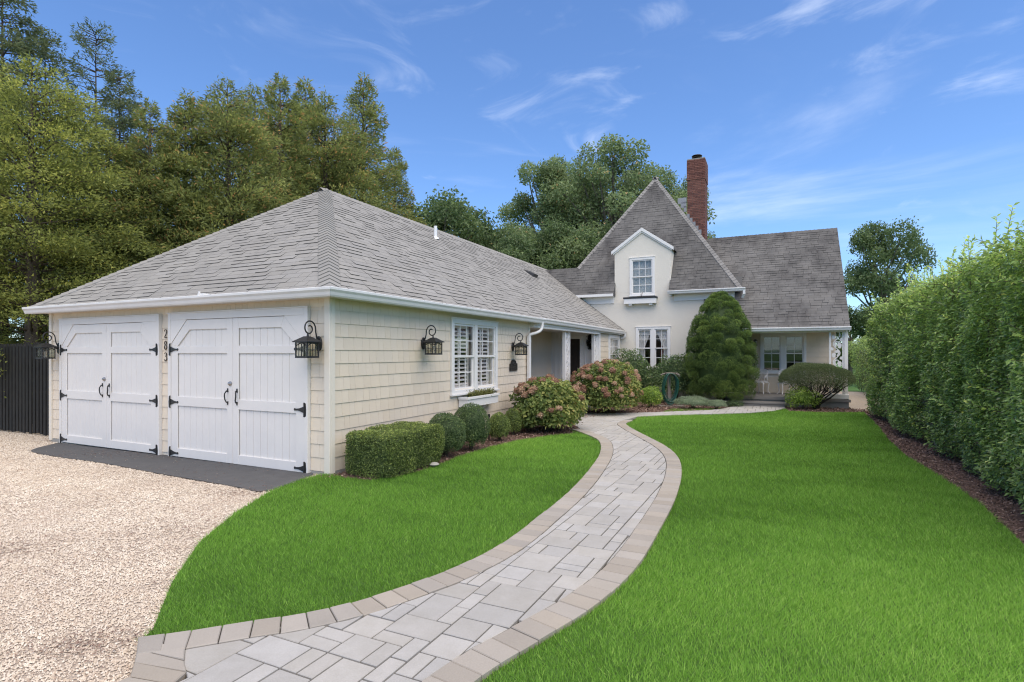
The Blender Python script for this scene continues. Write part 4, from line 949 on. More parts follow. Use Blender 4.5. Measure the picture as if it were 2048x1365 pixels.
po = MB(); po.box(7.16, 7.26, 14.0, 14.10, .195, 2.235); po.box(6.72, 7.28, 13.97, 14.13, .1955, .33); PO = po.obj('porch_post', WHITE, MH, bevel=.004)
MB().box(6.76, 6.815, 14.02, 14.075, .331, 2.234).obj('stile', WHITE, PO, bevel=.003); MB().box(7.11, 7.155, 14.02, 14.075, .331, 2.234).obj('stile', WHITE, PO, bevel=.003)
fm = MB(); fret(fm, lambda a, n, z: (6.815 + a, 14.045 + n, z), .295, .331, 2.234, .035, 5, .56, 1.0); fm.obj('fretwork', WHITE, PO)
# windows of the stucco front
window(MH, mF, .585, 1.845, 1.0, 2.55, 2, 2, 2, casing=.085, mull=.14, label='white twin sash window with tied white curtains behind')
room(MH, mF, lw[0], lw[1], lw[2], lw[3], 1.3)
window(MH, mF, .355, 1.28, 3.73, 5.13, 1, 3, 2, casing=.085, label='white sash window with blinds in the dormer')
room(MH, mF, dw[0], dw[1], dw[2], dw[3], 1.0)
bl = MB()
for k in range(34): bl.box(.46, 1.18, YS + .10, YS + .125, 3.84 + k * .036, 3.858 + k * .036)
bl.obj('blind', BLIND, MH)
cu = MB()
for a0, a1, dirr in ((.68, 1.13, 1), (1.30, 1.76, -1)):                # tied-back curtains and a red screen behind
    for i in range(22):
        for k in range(12):
            def pt(i_, k_):
                t = k_ / 12; wd = .98 - .60 * max(0, math.sin(min(1, t * 1.35) * math.pi)) ** 1.2 if False else (1 - .62 * min(1, (1 - t) * 1.8) if t > .45 else .40 + .1 * (.45 - t))
                x = a0 + (a1 - a0) * (i_ / 22) * wd if dirr > 0 and a0 < 1 else a1 - (a1 - a0) * (1 - i_ / 22) * wd
                return (x, YS + .14 + .02 * math.sin(i_ * 1.4), 1.1 + 1.36 * t)
            cu.add([pt(i, k), pt(i + 1, k), pt(i + 1, k + 1), pt(i, k + 1)], [(0, 1, 2, 3)])
cu.box(.66, 1.78, YS + .115, YS + .13, 2.26, 2.46); cu.obj('curtain', CURT, MH)
MB().box(.98, 1.16, YS + .6, YS + .66, 1.1, 2.0).box(1.36, 1.52, YS + .7, YS + .76, 1.1, 2.05).obj('screen', REDCL, MH)
# chimney
CX0, CX1, CY0, CY1, CZ0, CZ1 = 2.05, 2.72, 17.75, 18.75, 5.2, 9.42
ch = MB(); ch.box(CX0 + .014, CX1 - .014, CY0 + .014, CY1 - .014, CZ0, CZ1 - .02); CHM = ch.obj('chimney', MORTAR, MH)
br = MB(); row = 0; z = CZ0; bh, bl_, mj = .057, .195, .011; ncr = int((CZ1 - CZ0) / (bh + mj))
while row < ncr:
    ex = .018 if row > ncr - 3 else (.036 if row > ncr - 11 and row <= ncr - 3 and False else (.02 if row > ncr - 13 else 0))
    off = (row % 2) * (bl_ + mj) / 2
    for face in range(2):
        if face == 0: s0, s1 = CX0 - ex, CX1 + ex
        else: s0, s1 = CY0 - ex + .102, CY1 + ex
        a = s0 - off
        while a < s1 - .02:
            a0, a1 = max(a, s0), min(a + bl_, s1)
            if a1 - a0 > .03:
                jt = R.uniform(0, .004)
                if face == 0:
                    br.box(a0, a1, CY0 - ex - jt, CY0 - ex + .09, z, z + bh); br.box(a0, a1, CY1 + ex - .09, CY1 + ex + jt, z, z + bh)
                else:
                    br.box(CX1 + ex - .09, CX1 + ex + jt, a0, min(a1, CY1 + ex - .102), z + .0005, z + bh - .0005); br.box(CX0 - ex - jt, CX0 - ex + .09, a0, min(a1, CY1 + ex - .102), z + .0005, z + bh - .0005)
            a += bl_ + mj
    z += bh + mj; row += 1
tag(br.obj('brickwork', BRICK, CHM), kind='stuff')
cp = MB(); cp.box(CX0 - .01, CX1 + .01, CY0 - .01, CY1 + .01, z - .005, z + .035); cp.obj('crown', CONC, CHM)
fl = MB(); fl.lathe([(.13, 0), (.13, .07), (.10, .08), (.10, .10), (.19, .11), (.20, .13), (.12, .15), (.12, .17), (.21, .18), (.19, .20), (.05, .22)], ((CX0 + CX1) / 2, (CY0 + CY1) / 2 - .2, z + .034), 14); fl.obj('flue_cap', BRONZE, CHM, smooth=True)
# stepped lead flashing up the chimney
for k in range(9):
    zz = 6.45 + k * .17; yy = CY0 - .02
    xx = AX + (AZ - zz) / MS                                             # right roof plane of the gable block
    MB().box(max(xx - .03, CX0 - .03), xx + .16 if xx + .16 < CX1 else CX1, yy - .016, yy + .012, zz - .14, zz + .10).obj('flashing', LEAD, CHM)

# ================================================================== THINGS ON THE WALLS
def lantern_proto():
    root = empty('wall_lantern')
    b = MB(); pr = []
    for k in range(16):
        a = 2 * math.pi * k / 16; pr.append((.055 * math.cos(a), -.001, .02 + .10 * math.sin(a)))
    b.prism(pr, (0, -.022, 0)); b.tube([(0, -.02, .02), (0, -.075, .04)], [.024, .018], 10); b.obj('backplate', BLACK, root, bevel=.004)
    pts = [(0, -.025, .06), (0, -.05, .11), (0, -.064, .17)]
    for i in range(30):                                              # scroll arm
        a = math.pi * (i / 29 * 2.65); r = .105 * (1 - i / 29 * .72); pts.append((0, -.172 + r * math.cos(a), .215 + r * math.sin(a) * 1.05))
    arm = MB(); arm.tube(pts, .0095, 8)
    arm.tube([(0, -.20, .10), (0, -.20, .15)], [.018, .009], 8); arm.obj('scroll_arm', BLACK, root, smooth=True)
    c = MB(); cy = -.21; h = .128
    c.add([(-h, cy - h, .045), (h, cy - h, .045), (h, cy + h, .045), (-h, cy + h, .045), (-.03, cy - .03, .112), (.03, cy - .03, .112), (.03, cy + .03, .112), (-.03, cy + .03, .112), (-h, cy - h, .035), (h, cy - h, .035), (h, cy + h, .035), (-h, cy + h, .035)],
          [(0, 1, 5, 4), (1, 2, 6, 5), (2, 3, 7, 6), (3, 0, 4, 7), (4, 5, 6, 7), (8, 9, 1, 0), (9, 10, 2, 1), (10, 11, 3, 2), (11, 8, 0, 3), (11, 10, 9, 8)])
    c.obj('cap', BLACK, root)
    g = MB(); s = .096; z0, z1 = -.155, .034
    for sx in (-1, 1):
        for sy in (-1, 1): g.box(sx * s - .007, sx * s + .007, cy + sy * s - .007, cy + sy * s + .007, z0, z1)
    for zz in (z0, z1 - .014):
        for sg in (-1, 1):
            g.box(-s + .0075, s - .0075, cy + sg * s - .006, cy + sg * s + .006, zz, zz + .012); g.box(sg * s - .006, sg * s + .006, cy - s + .0075, cy + s - .0075, zz, zz + .012)
    for sg in (-1, 1):                                               # arched bars on each face
        for o in (-.046, 0, .046):
            t_ = .0035 if o == 0 else .0018
            g.box(o - t_, o + t_, cy + sg * s - .003, cy + sg * s + .003, z0 + .012, z1 - .02); g.box(sg * s - .003, sg * s + .003, cy + o - t_, cy + o + t_, z0 + .012, z1 - .02)
        g.box(-s, s, cy + sg * s - .0035, cy + sg * s + .0035, -.065, -.059); g.box(sg * s - .0035, sg * s + .0035, cy - s, cy + s, -.065, -.059)
        ar = [(-s + .184 * t + .004, cy + sg * s, -.012 + .035 * math.sin(math.pi * t)) for t in np.linspace(0, 1, 9)]
        g.tube(ar, .005, 5); g.tube([(sg * s, cy + p[0], p[2]) for p in ar], .005, 5)
    g.box(-s - .008, s + .008, cy - s - .008, cy + s + .008, z0 - .012, z0 - .0005); g.obj('cage', BLACK, root)
    for sg in (-1, 1):
        MB().box(-s + .006, s - .006, cy + sg * (s - .006) - .001, cy + sg * (s - .006) + .001, z0, z1 - .012).obj('glass', LGLASS, root)
        MB().box(sg * (s - .0085) - .001, sg * (s - .0085) + .001, cy - s + .009, cy + s - .009, z0, z1 - .012).obj('glass', LGLASS, root)
    bu = MB(); bu.lathe([(.016, z0), (.016, z0 + .05), (.012, z0 + .055), (.020, z0 + .08), (.018, z0 + .11), (.004, z0 + .135)], (0, cy, 0), 10); bu.obj('bulb', BULB, root, smooth=True)
    return root
lan = lantern_proto()
LT = [((-6.46, .004, 1.66), 0, 'black scrolled lantern on the garage front beside the dark picket fence'),
      ((-.18, .004, 1.70), 0, 'black scrolled lantern between the right garage door and the corner board'),
      ((.0, 2.11, 1.735), math.pi / 2, 'black scrolled lantern on the shingled wall above the rectangular boxwood'),
      ((.0, 5.55, 1.715), math.pi / 2, 'black scrolled lantern above the small wall plaque near the downspout')]
for i, (p, r, lb) in enumerate(LT):
    o = lan if i == 0 else copy_tree(lan)
    o.location = hw(*p); o.rotation_euler = (0, 0, HROT + r); tag(o, lb, 'wall lantern', 'scrolled lanterns on the garage walls')
# small lantern under the right porch
x_, z_ = FR(1511, 686, WW - .02); pl_ = empty('porch_lantern', hw(x_, WW - .02, z_), HROT); tag(pl_, 'small dark box lantern on the wall under the right porch roof', 'wall lantern')
m = MB(); m.box(-.04, .04, -.02, .0, -.08, .08); m.obj('backplate', BLACK, pl_); m = MB(); m.box(-.07, .07, -.165, -.02, .07, .09); m.box(-.035, .035, -.13, -.055, .0905, .12); m.box(-.065, .065, -.16, -.03, -.10, -.085)
m.obj('cap', BLACK, pl_)
m = MB()
for sx in (-.06, .05):
    for sy in (-.157, -.045): m.box(sx, sx + .01, sy, sy + .01, -.0845, .0695)
m.obj('cage', BLACK, pl_); MB().box(-.045, .045, -.14, -.05, -.0845, .0695).obj('glass', LGLASS, pl_)

# house number 2 8 3
def digit(ch):
    if ch == '2': return [[(-.028, .035), (-.026, .05), (-.012, .062), (.008, .062), (.026, .05), (.028, .032), (.02, .01), (.002, -.018), (-.018, -.042), (-.03, -.058)], [(-.032, -.058), (-.015, -.054), (.01, -.060), (.032, -.054)]]
    if ch == '8': return [[(.024 * math.cos(a), .034 + .028 * math.sin(a)) for a in np.linspace(-1.57, 4.72, 18)], [(.030 * math.cos(a), -.028 + .034 * math.sin(a)) for a in np.linspace(1.57, 7.86, 20)]]
    return [[(-.026, .044), (-.016, .060), (.006, .062), (.024, .048), (.022, .026), (.004, .010), (-.008, .008)], [(-.004, .009), (.020, .0), (.030, -.022), (.022, -.048), (.0, -.062), (-.020, -.056), (-.030, -.040)]]
for ch, z_ in zip('283', (1.899, 1.718, 1.537)):
    m = MB()
    for st_ in digit(ch):
        P_ = smooth_curve([(a, b) for a, b in st_], .008)
        m.tube([(a, -.012, b) for a, b in P_], [.0045 + .0035 * abs(math.sin(i / len(P_) * math.pi)) for i in range(len(P_))], 6)
    o = m.obj('house_number', BRONZE); o.location = hw(-3.388, .005, z_); o.rotation_euler = (0, 0, HROT)
    tag(o, {'2': 'dark metal numeral 2, topmost of the house number between the garage doors', '8': 'dark metal numeral 8, middle of the house number between the garage doors', '3': 'dark metal numeral 3, lowest of the house number between the garage doors'}[ch], 'house number', 'house number digits')
# plaque
pq = empty('wall_plaque', hw(.0, 5.58, 1.32), HROT + math.pi / 2); tag(pq, 'small dark arched metal plaque with raised emblem on the shingled wall', 'plaque')
ol = [(-.19, -.12), (.19, -.12), (.19, .035), (.17, .045), (.13, .045)] + [(.13 * math.cos(a), .045 + .085 * math.sin(a)) for a in np.linspace(.15, math.pi - .15, 11)] + [(-.13, .045), (-.17, .045), (-.19, .035)]
MB().prism([(a, -.001, b) for a, b in ol], (0, -.018, 0)).obj('plate', BRONZE, pq)
m = MB(); m.tube([(a * .93, -.02, b * .9 - .002) for a, b in ol] + [(ol[0][0] * .93, -.02, ol[0][1] * .9)], .005, 5); m.obj('rim', BRONZE, pq)
m = MB()
for a, b, r_ in ((0, .05, .03), (0, .01, .022), (-.035, .035, .016), (.035, .035, .016), (-.10, -.045, .018), (-.05, -.05, .02), (.0, -.045, .018), (.05, -.05, .02), (.10, -.045, .018), (-.09, -.085, .008), (-.03, -.088, .008), (.03, -.086, .008), (.09, -.086, .008)):
    m.tube([(a, -.016, b), (a, -.026, b), (a, -.031, b)], [r_, r_ * .8, r_ * .3], 8)
m.obj('emblem', BRONZE, pq, smooth=True)

# window boxes
def plant_in_box(P, n, L, Wd, ml, name, parent, h=.10):
    Q = P[NR.integers(0, len(P), n)] + NR.normal(size=(n, 3)) * np.array([.03, .05, .02]); Q[:, 2] += NR.random(n) * h
    V, F, va = foliage(Q, unit(rnd3(n) + [0, 0, 1.2]), L, Wd, NR.beta(2, 2, n)); o = bpy.data.objects.new(name, npmesh(name, V, F, ml, va)); COL.objects.link(o); o.parent = parent; return o
bx = .205; y0_, zt0 = SD(936, 795.7, bx); y1_, zt1 = SD(996.6, 788, bx); zt_ = (zt0 + zt1) / 2; zb_ = SD(936, 816, bx)[1]
wb = empty('window_box', hw(0, 0, 0), HROT); tag(wb, 'white window box with low dry green plants under the garage window', 'window box')
m = MB(); m.box(.004, bx, y0_, y1_, zb_, zb_ + .02); m.box(bx - .02, bx, y0_, y1_, zb_ + .0205, zt_); m.box(.004, bx - .0205, y0_, y0_ + .02, zb_ + .0205, zt_); m.box(.004, bx - .0205, y1_ - .02, y1_, zb_ + .0205, zt_); m.box(.004, .02, y0_ + .0205, y1_ - .0205, zb_ + .0205, zt_); m.obj('trough', WHITE, wb, bevel=.003)
m = MB(); m.box(bx + .0005, bx + .022, y0_ - .022, y1_ + .022, zt_ - .035, zt_ + .012); m.box(.004, bx, y0_ - .022, y0_ - .0005, zt_ - .035, zt_ + .012); m.box(.004, bx, y1_ + .0005, y1_ + .022, zt_ - .035, zt_ + .012); m.obj('rim', WHITE, wb, bevel=.003)
MB().box(.0205, bx - .021, y0_ + .021, y1_ - .021, zb_ + .021, zt_ - .03).obj('soil', SOIL, wb)
for yy in (y0_ + .25, y1_ - .35): MB().prism([(.004, yy, zb_ - .001), (.15, yy, zb_ - .001), (.004, yy, zb_ - .13)], (0, .04, 0)).obj('bracket', WHITE, wb)
plant_in_box(np.stack([np.full(60, .11), np.linspace(y0_ + .25, y1_ - .08, 60), np.full(60, zt_ - .03)], 1), 1500, .045, .018, L_DRIED, 'plants', wb, .11)
wb2 = empty('window_box', hw(0, 0, 0), HROT); tag(wb2, 'white window box with dark rim below the dormer window', 'window box')
m = MB(); m.box(.19, 1.36, YS - .235, YS - .004, 3.41, 3.60); m.obj('trough', WHITE, wb2, bevel=.004); MB().box(.165, 1.39, YS - .26, YS - .004, 3.601, 3.655).obj('rim', BLACK, wb2, bevel=.004)
for a0 in (.36, 1.10): MB().box(a0, a0 + .12, YS - .20, YS - .004, 3.35, 3.4095).obj('bracket', WHITE, wb2, bevel=.004)
m = MB()
for k in range(7): m.tube([(.83 + R.uniform(-.02, .02), YS - .13, 3.65), (.83 + R.uniform(-.04, .04), YS - .14, 3.74), (.83 + R.uniform(-.07, .07), YS - .15 + R.uniform(-.03, .03), 3.80 + R.uniform(0, .09))], [.004, .003, .002], 4)
m.obj('twig', BARK, wb2)
# iron-dark wreath on the entry wall
xw, zw = FR(1182, 684, 11.97); wr = empty('wreath', hw(xw, 11.97, zw), HROT); tag(wr, 'dark leafy hanging wreath on the white entry wall', 'wreath')
a = NR.uniform(0, 6.28, 900); P_ = np.c_[.075 * np.cos(a) + NR.normal(size=900) * .03, -.03 + NR.normal(size=900) * .018, .19 * np.sin(a) + NR.normal(size=900) * .03]
P_[:, 1] = np.minimum(P_[:, 1], -.006)
V, F, va = foliage(P_, unit(rnd3(900) + [0, -1.2, 0]), .05, .025, NR.random(900)); V[:, 1] = np.minimum(V[:, 1], .0); o = bpy.data.objects.new('leaves', npmesh('leaves', V, F, L_IVYD, va)); COL.objects.link(o); o.parent = wr
MB().tube([(.075 * math.cos(t), -.02, .19 * math.sin(t)) for t in np.linspace(0, 6.28, 24)], .008, 6).obj('ring', BARK, wr)

# ================================================================== GARDEN THINGS
# dark picket fence left of the garage
pf = empty('picket_fence', hw(-6.8, .35, gz(hw(-6.8, .35)[1])), HROT); tag(pf, 'black vertical picket fence joining the garage corner', 'fence')
me_p = MB().prism([(0, 0, .02), (.085, 0, .02), (.085, 0, 1.76), (.068, 0, 1.82), (.02, 0, 1.82), (0, 0, 1.76)], (0, .022, 0)).mesh('picket', FENCE)
for k in range(32): inst('picket', me_p, pf, (-.16 - k * .132, -.02 + R.uniform(-.004, .004), R.uniform(-.02, .02)))
for zz in (.35, 1.35): MB().box(-4.7, .01, .004, .045, zz, zz + .09).obj('rail', FENCE, pf)
for xx in (-.06, -2.3, -4.6): MB().box(xx - .05, xx + .05, .046, .146, -.2, 1.78).obj('post', FENCE, pf)
# pale pathway light in the bed edge and a black stake
gx = G(868, 936); ll = empty('landscape_light', (*gx, gz(gx[1]))); tag(ll, 'small low round garden light at the lawn edge before the boxwood', 'garden light')
MB().lathe([(.02, -.08), (.02, .03), (.06, .035), (.075, .05), (.05, .07), (.015, .078)], n=14).obj('head', CONC, ll, smooth=True); MB().lathe([(.012, -.2), (.012, -.081)], n=8).obj('stake', BLACK, ll)
p_ = hwg(.42, SD(978, 700, .42)[0]); sk = MB().lathe([(.012, -.1), (.012, .42), (.022, .425), (.022, .48), (.008, .49)], n=10).obj('garden_stake', BLACK, smooth=True); sk.location = p_; tag(sk, 'thin black irrigation stake standing between the round boxwoods', 'stake')

# garden hose on its stand
hp = G(1338, 812.5); hs_ = empty('hose_stand', (*hp, gz(hp[1]))); tag(hs_, 'weathered wooden hose post with iron hanger in the bed', 'hose stand')
m = MB(); m.box(-.045, .045, -.035, .035, -.1, 1.02); m.obj('post', WOODG, hs_, bevel=.006)
m = MB(); m.tube([(.3 * math.sin(t), .02 - .10 * (1 if True else 0), 1.02 + .10 * math.cos(t) - .06) for t in np.linspace(-1.25, 1.25, 14)], .022, 8)
for sx in (-.16, 0, .16): m.tube([(sx, -.03, 1.02), (sx, -.14, 1.03), (sx, -.20, 1.08)], [.014, .012, .008], 6)
m.tube([(.1, -.05, 1.03), (.25, -.06, 1.06), (.33, -.06, .99), (.30, -.07, .95)], .014, 6); m.obj('hanger', WOODG, hs_)
m = MB(); m.box(-.35, .45, -.3, .05, -.02, .03); m.obj('board', WOODG, hs_)
hm = MB()
for k in range(9):
    rx, dp, yy = .20 + .02 * R.uniform(0, 2.2), R.uniform(.78, 1.0), -.09 - .018 * k; xo = R.uniform(-.03, .03)
    hm.tube([(xo + rx * math.sin(t) * (1 + .1 * math.sin(2 * t)), yy + .012 * math.sin(3 * t + k), 1.05 - dp * .5 * (1 - math.cos(t))) for t in np.linspace(0, 2 * math.pi, 34)], .013, 6)
hm.tube([(-.02, -.16, .95), (-.03, -.18, .75), (-.01, -.17, .60)], .012, 6)
ho = hm.obj('garden_hose', HOSE, smooth=True); ho.location = hs_.location; tag(ho, 'dark green garden hose coiled over the wooden hose post', 'hose')

# two white ornate garden chairs on the right porch
def chair():
    r = empty('garden_chair'); s = MB(); s.lathe([(.19, .405), (.215, .415), (.22, .43), (.205, .44), (.02, .435)], n=20); 
    s.obj('seat', WHITE, r, smooth=True)
    ap = MB()
    for k in range(20):
        a0 = 2 * math.pi * k / 20; ap.tube([(.20 * math.cos(a0 + t * .3), .20 * math.sin(a0 + t * .3), .405 - .045 * math.sin(math.pi * t)) for t in np.linspace(0, 1, 6)], .008, 5)
    ap.obj('apron', WHITE, r)
    for sx, sy in ((-1, -1), (1, -1), (-1, 1), (1, 1)):
        MB().tube([(sx * .13, sy * .13, .41), (sx * .185, sy * .18, .35), (sx * .17, sy * .165, .22), (sx * .16, sy * .155, .10), (sx * .20, sy * .195, .02), (sx * .215, sy * .21, .008)], [.024, .024, .016, .013, .015, .012], 7).obj('leg', WHITE, r, smooth=True)
    bk = MB(); Rb = .215
    def bp(a, z): return (Rb * math.cos(a), Rb * math.sin(a), z)
    bk.tube([bp(math.pi * .5 + t, .43 + .40 * (math.cos(t * .72) ** .8)) for t in np.linspace(-1.9, 1.9, 26)], .014, 7)
    for c0 in np.linspace(-1.3, 1.3, 7):
        h0 = .40 * (math.cos(c0 * .72) ** .8)
        for q in (.25, .62):
            bk.tube([bp(math.pi * .5 + c0 + .20 * math.cos(t) * (1 - t / 16), .44 + h0 * q + h0 * .26 * math.sin(t) * (1 - t / 16)) for t in np.linspace(0, 8, 20)], .008, 5)
        bk.tube([bp(math.pi * .5 + c0, .43), bp(math.pi * .5 + c0 * .9, .43 + h0)], .008, 5)
    bk.obj('backrest', WHITE, r)
    for sg in (-1, 1):
        MB().tube([bp(math.pi * .5 + sg * 1.25, .68), (sg * .26, -.02, .665), (sg * .27, -.14, .64), (sg * .24, -.19, .58), (sg * .20, -.15, .46)], .013, 6).obj('arm', WHITE, r, smooth=True)
    return r
ch0 = chair()
for i, (u_, yy, rz, lb) in enumerate(((1522, 15.35, -.5, 'white ornate iron garden chair on the porch close to the spruce'), (1572, 15.25, .35, 'white ornate iron garden chair on the porch behind the pruned yew'))):
    o = ch0 if i == 0 else copy_tree(ch0); o.location = hw(FR(u_, 700, yy)[0], yy, .195); o.rotation_euler = (0, 0, HROT + rz); tag(o, lb, 'chair', 'garden chairs on the right porch')

# ================================================================== PLANTS
def link_mesh(name, me, parent=None):
    o = bpy.data.objects.new(name, me); COL.objects.link(o); o.parent = parent; return o
def sph_dirs(n, zmin=-.6):
    z = NR.uniform(zmin, 1, n); a = NR.uniform(0, 6.2832, n); r = np.sqrt(np.maximum(0, 1 - z * z)); return np.c_[r * np.cos(a), r * np.sin(a), z]
def core_sphere(c, rad3, nl=9, na=16, zmin=-1.0):
    V = []; F = []
    for i in range(nl + 1):
        z = zmin + (1 - zmin) * i / nl; r = math.sqrt(max(0, 1 - z * z))
        for k in range(na): V.append((c[0] + rad3[0] * r * math.cos(2 * math.pi * k / na), c[1] + rad3[1] * r * math.sin(2 * math.pi * k / na), c[2] + rad3[2] * z))
    for i in range(nl):
        for k in range(na):
            a, b, c_, d_ = i * na + k, i * na + (k + 1) % na, (i + 1) * na + (k + 1) % na, (i + 1) * na + k; F += [(a, b, c_), (a, c_, d_)]
    return np.array(V), np.array(F), NR.uniform(.2, .5, len(F))
def stems(root, n, spread, h, r=.012, m=BARK, seed=1, name='stem'):
    g = random.Random(seed); mb = MB()
    for k in range(n):
        a = g.uniform(0, 6.28); q = spread * g.uniform(.3, 1)
        mb.tube([(.15 * q * math.cos(a), .15 * q * math.sin(a), -.05), (.45 * q * math.cos(a), .45 * q * math.sin(a), h * .4), (q * math.cos(a), q * math.sin(a), h * .85)], [r, r * .8, r * .35], 5)
    return mb.obj(name, m, root)
def round_shrub(name, base, rx, ry, h, ml, n, L, Wd, label, cat, group=None, rough=.05, seed=3, zmin=-.75, depth=.22, rn=.7, rot=0, along=.45, core=.80, beta=(2.2, 2.2), nsc=5):
    root = empty(name, base, rot); tag(root, label, cat, group)
    d = sph_dirs(n, zmin); nz = SinNoise(nsc, seed)(d * 1.0) * rough
    k = 1 - depth * NR.random(n) ** 2 + nz
    R3 = np.array([rx, ry, h * .5]); c = np.array([0, 0, h * .5 + .02])
    P = c + d * R3 * k[:, None]; P[:, 2] = np.maximum(P[:, 2], .015); OUT = unit(d / R3)
    V, F, va = merge([foliage(P, OUT, L, Wd, np.clip(NR.beta(*beta, n) + .12 * nz / max(rough, .01) * .5, 0, 1), rn=rn, along=along), core_sphere(c, R3 * core, zmin=max(zmin, -.85))])
    link_mesh('foliage', npmesh('foliage', V, F, ml, va), root); stems(root, 7, min(rx, ry) * .5, h * .6, seed=seed); return root
def box_hedge(name, base, sx, sy, h, ml, n, L, Wd, label, cat, rot, seed=4):
    root = empty(name, base, rot); tag(root, label, cat)
    A = np.array([sx * sy, sy * h, sy * h, sx * h, sx * h]); A = A / A.sum(); f = NR.choice(5, n, p=A); u, v = NR.random(n), NR.random(n)
    P = np.zeros((n, 3)); O = np.zeros((n, 3))
    for k in range(5):
        m = f == k
        if k == 0: P[m] = np.c_[u[m] * sx, v[m] * sy, np.full(m.sum(), h)]; O[m] = (0, 0, 1)
        elif k < 3: P[m] = np.c_[np.full(m.sum(), sx * (k - 1)), u[m] * sy, v[m] * h]; O[m] = ((1 if k == 2 else -1), 0, 0)
        else: P[m] = np.c_[u[m] * sx, np.full(m.sum(), sy * (k - 3)), v[m] * h]; O[m] = (0, (1 if k == 4 else -1), 0)
    c = np.array([sx / 2, sy / 2, h / 2]); q = (P - c) / (np.array([sx, sy, h]) / 2)
    P = c + (P - c) * (1 / np.maximum(1, (np.abs(q) ** 9).sum(1) ** (1 / 9)))[:, None]          # rounded edges
    OUT = unit(O + .25 * q); nz = SinNoise(5, seed)(P) * .022 + SinNoise(14, seed + 1)(P) * .014
    P = P + OUT * (nz - .07 * NR.random(n) ** 2)[:, None]; P[:, 2] = np.maximum(P[:, 2], .02)
    var = np.clip(NR.beta(2.2, 2.4, n) + .22 * (f == 0) * NR.random(n) + nz * 3, 0, 1)
    cm_ = MB().box(.07, sx - .07, .07, sy - .07, .06, h - .07); CV = np.array(cm_.v); CF = np.array([(q_[0], q_[1], q_[2]) for q_ in cm_.f] + [(q_[0], q_[2], q_[3]) for q_ in cm_.f])
    V, F, va = merge([foliage(P, OUT, L, Wd, var), (CV, CF, np.full(len(CF), .3))])
    link_mesh('foliage', npmesh('foliage', V, F, ml, va), root); sm = MB()
    for k in range(10): sm.tube([(R.uniform(.2, sx - .2), R.uniform(.2, sy - .2), -.05), (R.uniform(.2, sx - .2), R.uniform(.2, sy - .2), h * .6)], [.014, .008], 5)
    sm.obj('stem', BARK, root); return root
box_hedge('boxwood_hedge', hwg(.16, .04), .76, SD(890, 700, .9)[0] - .04, .57, L_BOX, 28000, .024, .013, 'rectangular clipped boxwood at the garage corner', 'hedge', HROT)
BL_ = [((.62, SD(891, 700, .62)[0]), .31, .66, L_BOXD, 'low dark domed boxwood touching the end of the rectangular hedge'),
       ((.68, SD(942, 700, .68)[0]), .305, .76, L_BOXD, 'tallest dark domed boxwood, under the left half of the garage window box'),
       ((.66, SD(998, 700, .66)[0]), .20, .50, L_BOX, 'yellow-green small round boxwood, first beyond the tall domed ones'),
       ((.57, SD(1026, 700, .57)[0]), .175, .52, L_BOX, 'small round boxwood between two other small ones below the plaque wall'),
       ((.60, SD(1054, 700, .60)[0]), .175, .48, L_BOXD, 'small round dark boxwood tucked against the first hydrangea')]
for i, ((bx_, by_), rr, hh, ml, lb) in enumerate(BL_):
    round_shrub('round_boxwood', hwg(bx_, by_), rr, rr, hh, ml, 9000 if i < 2 else 5000, .024, .014, lb, 'boxwood', 'clipped boxwoods along the garage wall', rough=.035, seed=20 + i, depth=.16, rot=i)

# hydrangeas with pink-tan heads
hd = MB()
def petal_ball(n, r):
    d = sph_dirs(n, -.75); P = d * r * NR.uniform(.82, 1.05, n)[:, None]; P[:, 2] *= .85
    return merge([foliage(P, d, .038, .036, NR.beta(2, 2, n), up=.1, rn=.35, along=.1), core_sphere((0, 0, 0), (r * .85, r * .85, r * .72), 5, 8)])
def head_mesh(r_, mu):
    V, F, _ = petal_ball(90, r_); return npmesh('flower_head', V, F, L_HYDF, np.clip(NR.normal(mu, .14, len(F)), 0, 1))
HEADS = [head_mesh(r_, mu) for r_, mu in ((.075, .35), (.085, .55), (.065, .75), (.08, .2))]
def hydrangea(base, rx, ry, h, nleaf, nhead, label, seed, rot=0):
    root = empty('hydrangea', base, rot); tag(root, label, 'hydrangea', 'hydrangeas by the porch')
    d = sph_dirs(nleaf, -.55); nz = SinNoise(4, seed)(d) * .08; R3 = np.array([rx, ry, h * .55]); c = np.array([0, 0, h * .45])
    P = c + d * R3 * (1 - .28 * NR.random(nleaf) ** 1.5 + nz)[:, None]; P[:, 2] = np.maximum(P[:, 2], .03)
    V, F, va = merge([foliage(P, unit(d / R3), .085, .055, np.clip(NR.beta(2, 2, nleaf) * .85 + .15 * d[:, 0], 0, 1), up=.6), core_sphere(c, R3 * .72, zmin=-.75)])
    link_mesh('foliage', npmesh('foliage', V, F, L_HYD, va), root); stems(root, 14, min(rx, ry) * .7, h * .7, .01, seed=seed)
    g = random.Random(seed)
    for k in range(nhead):
        for _ in range(40):
            z = g.uniform(-.25, 1); a = g.uniform(0, 6.28); rr = math.sqrt(1 - z * z); v = (rr * math.cos(a), rr * math.sin(a), z)
            if g.random() < (.55 if v[2] > .4 else .42) - .30 * v[0]: break
        kz = 1 + .5 * float(SinNoise(4, seed)(np.array([v]))[0]) * .16
        o = inst('flower_head', g.choice(HEADS), root, (v[0] * rx * kz, v[1] * ry * kz, max(.08, c[2] + v[2] * h * .55 * kz)), (g.uniform(-.4, .4), g.uniform(-.4, .4), g.uniform(0, 6)))
        s_ = g.uniform(.75, 1.2); o.scale = (s_, s_, s_)
    return root
hydrangea(hwg(.95, SD(1096, 700, .95)[0]), .70, .86, 1.14, 5200, 46, 'pink-tan hydrangea in front of the garage downspout', 41, HROT)
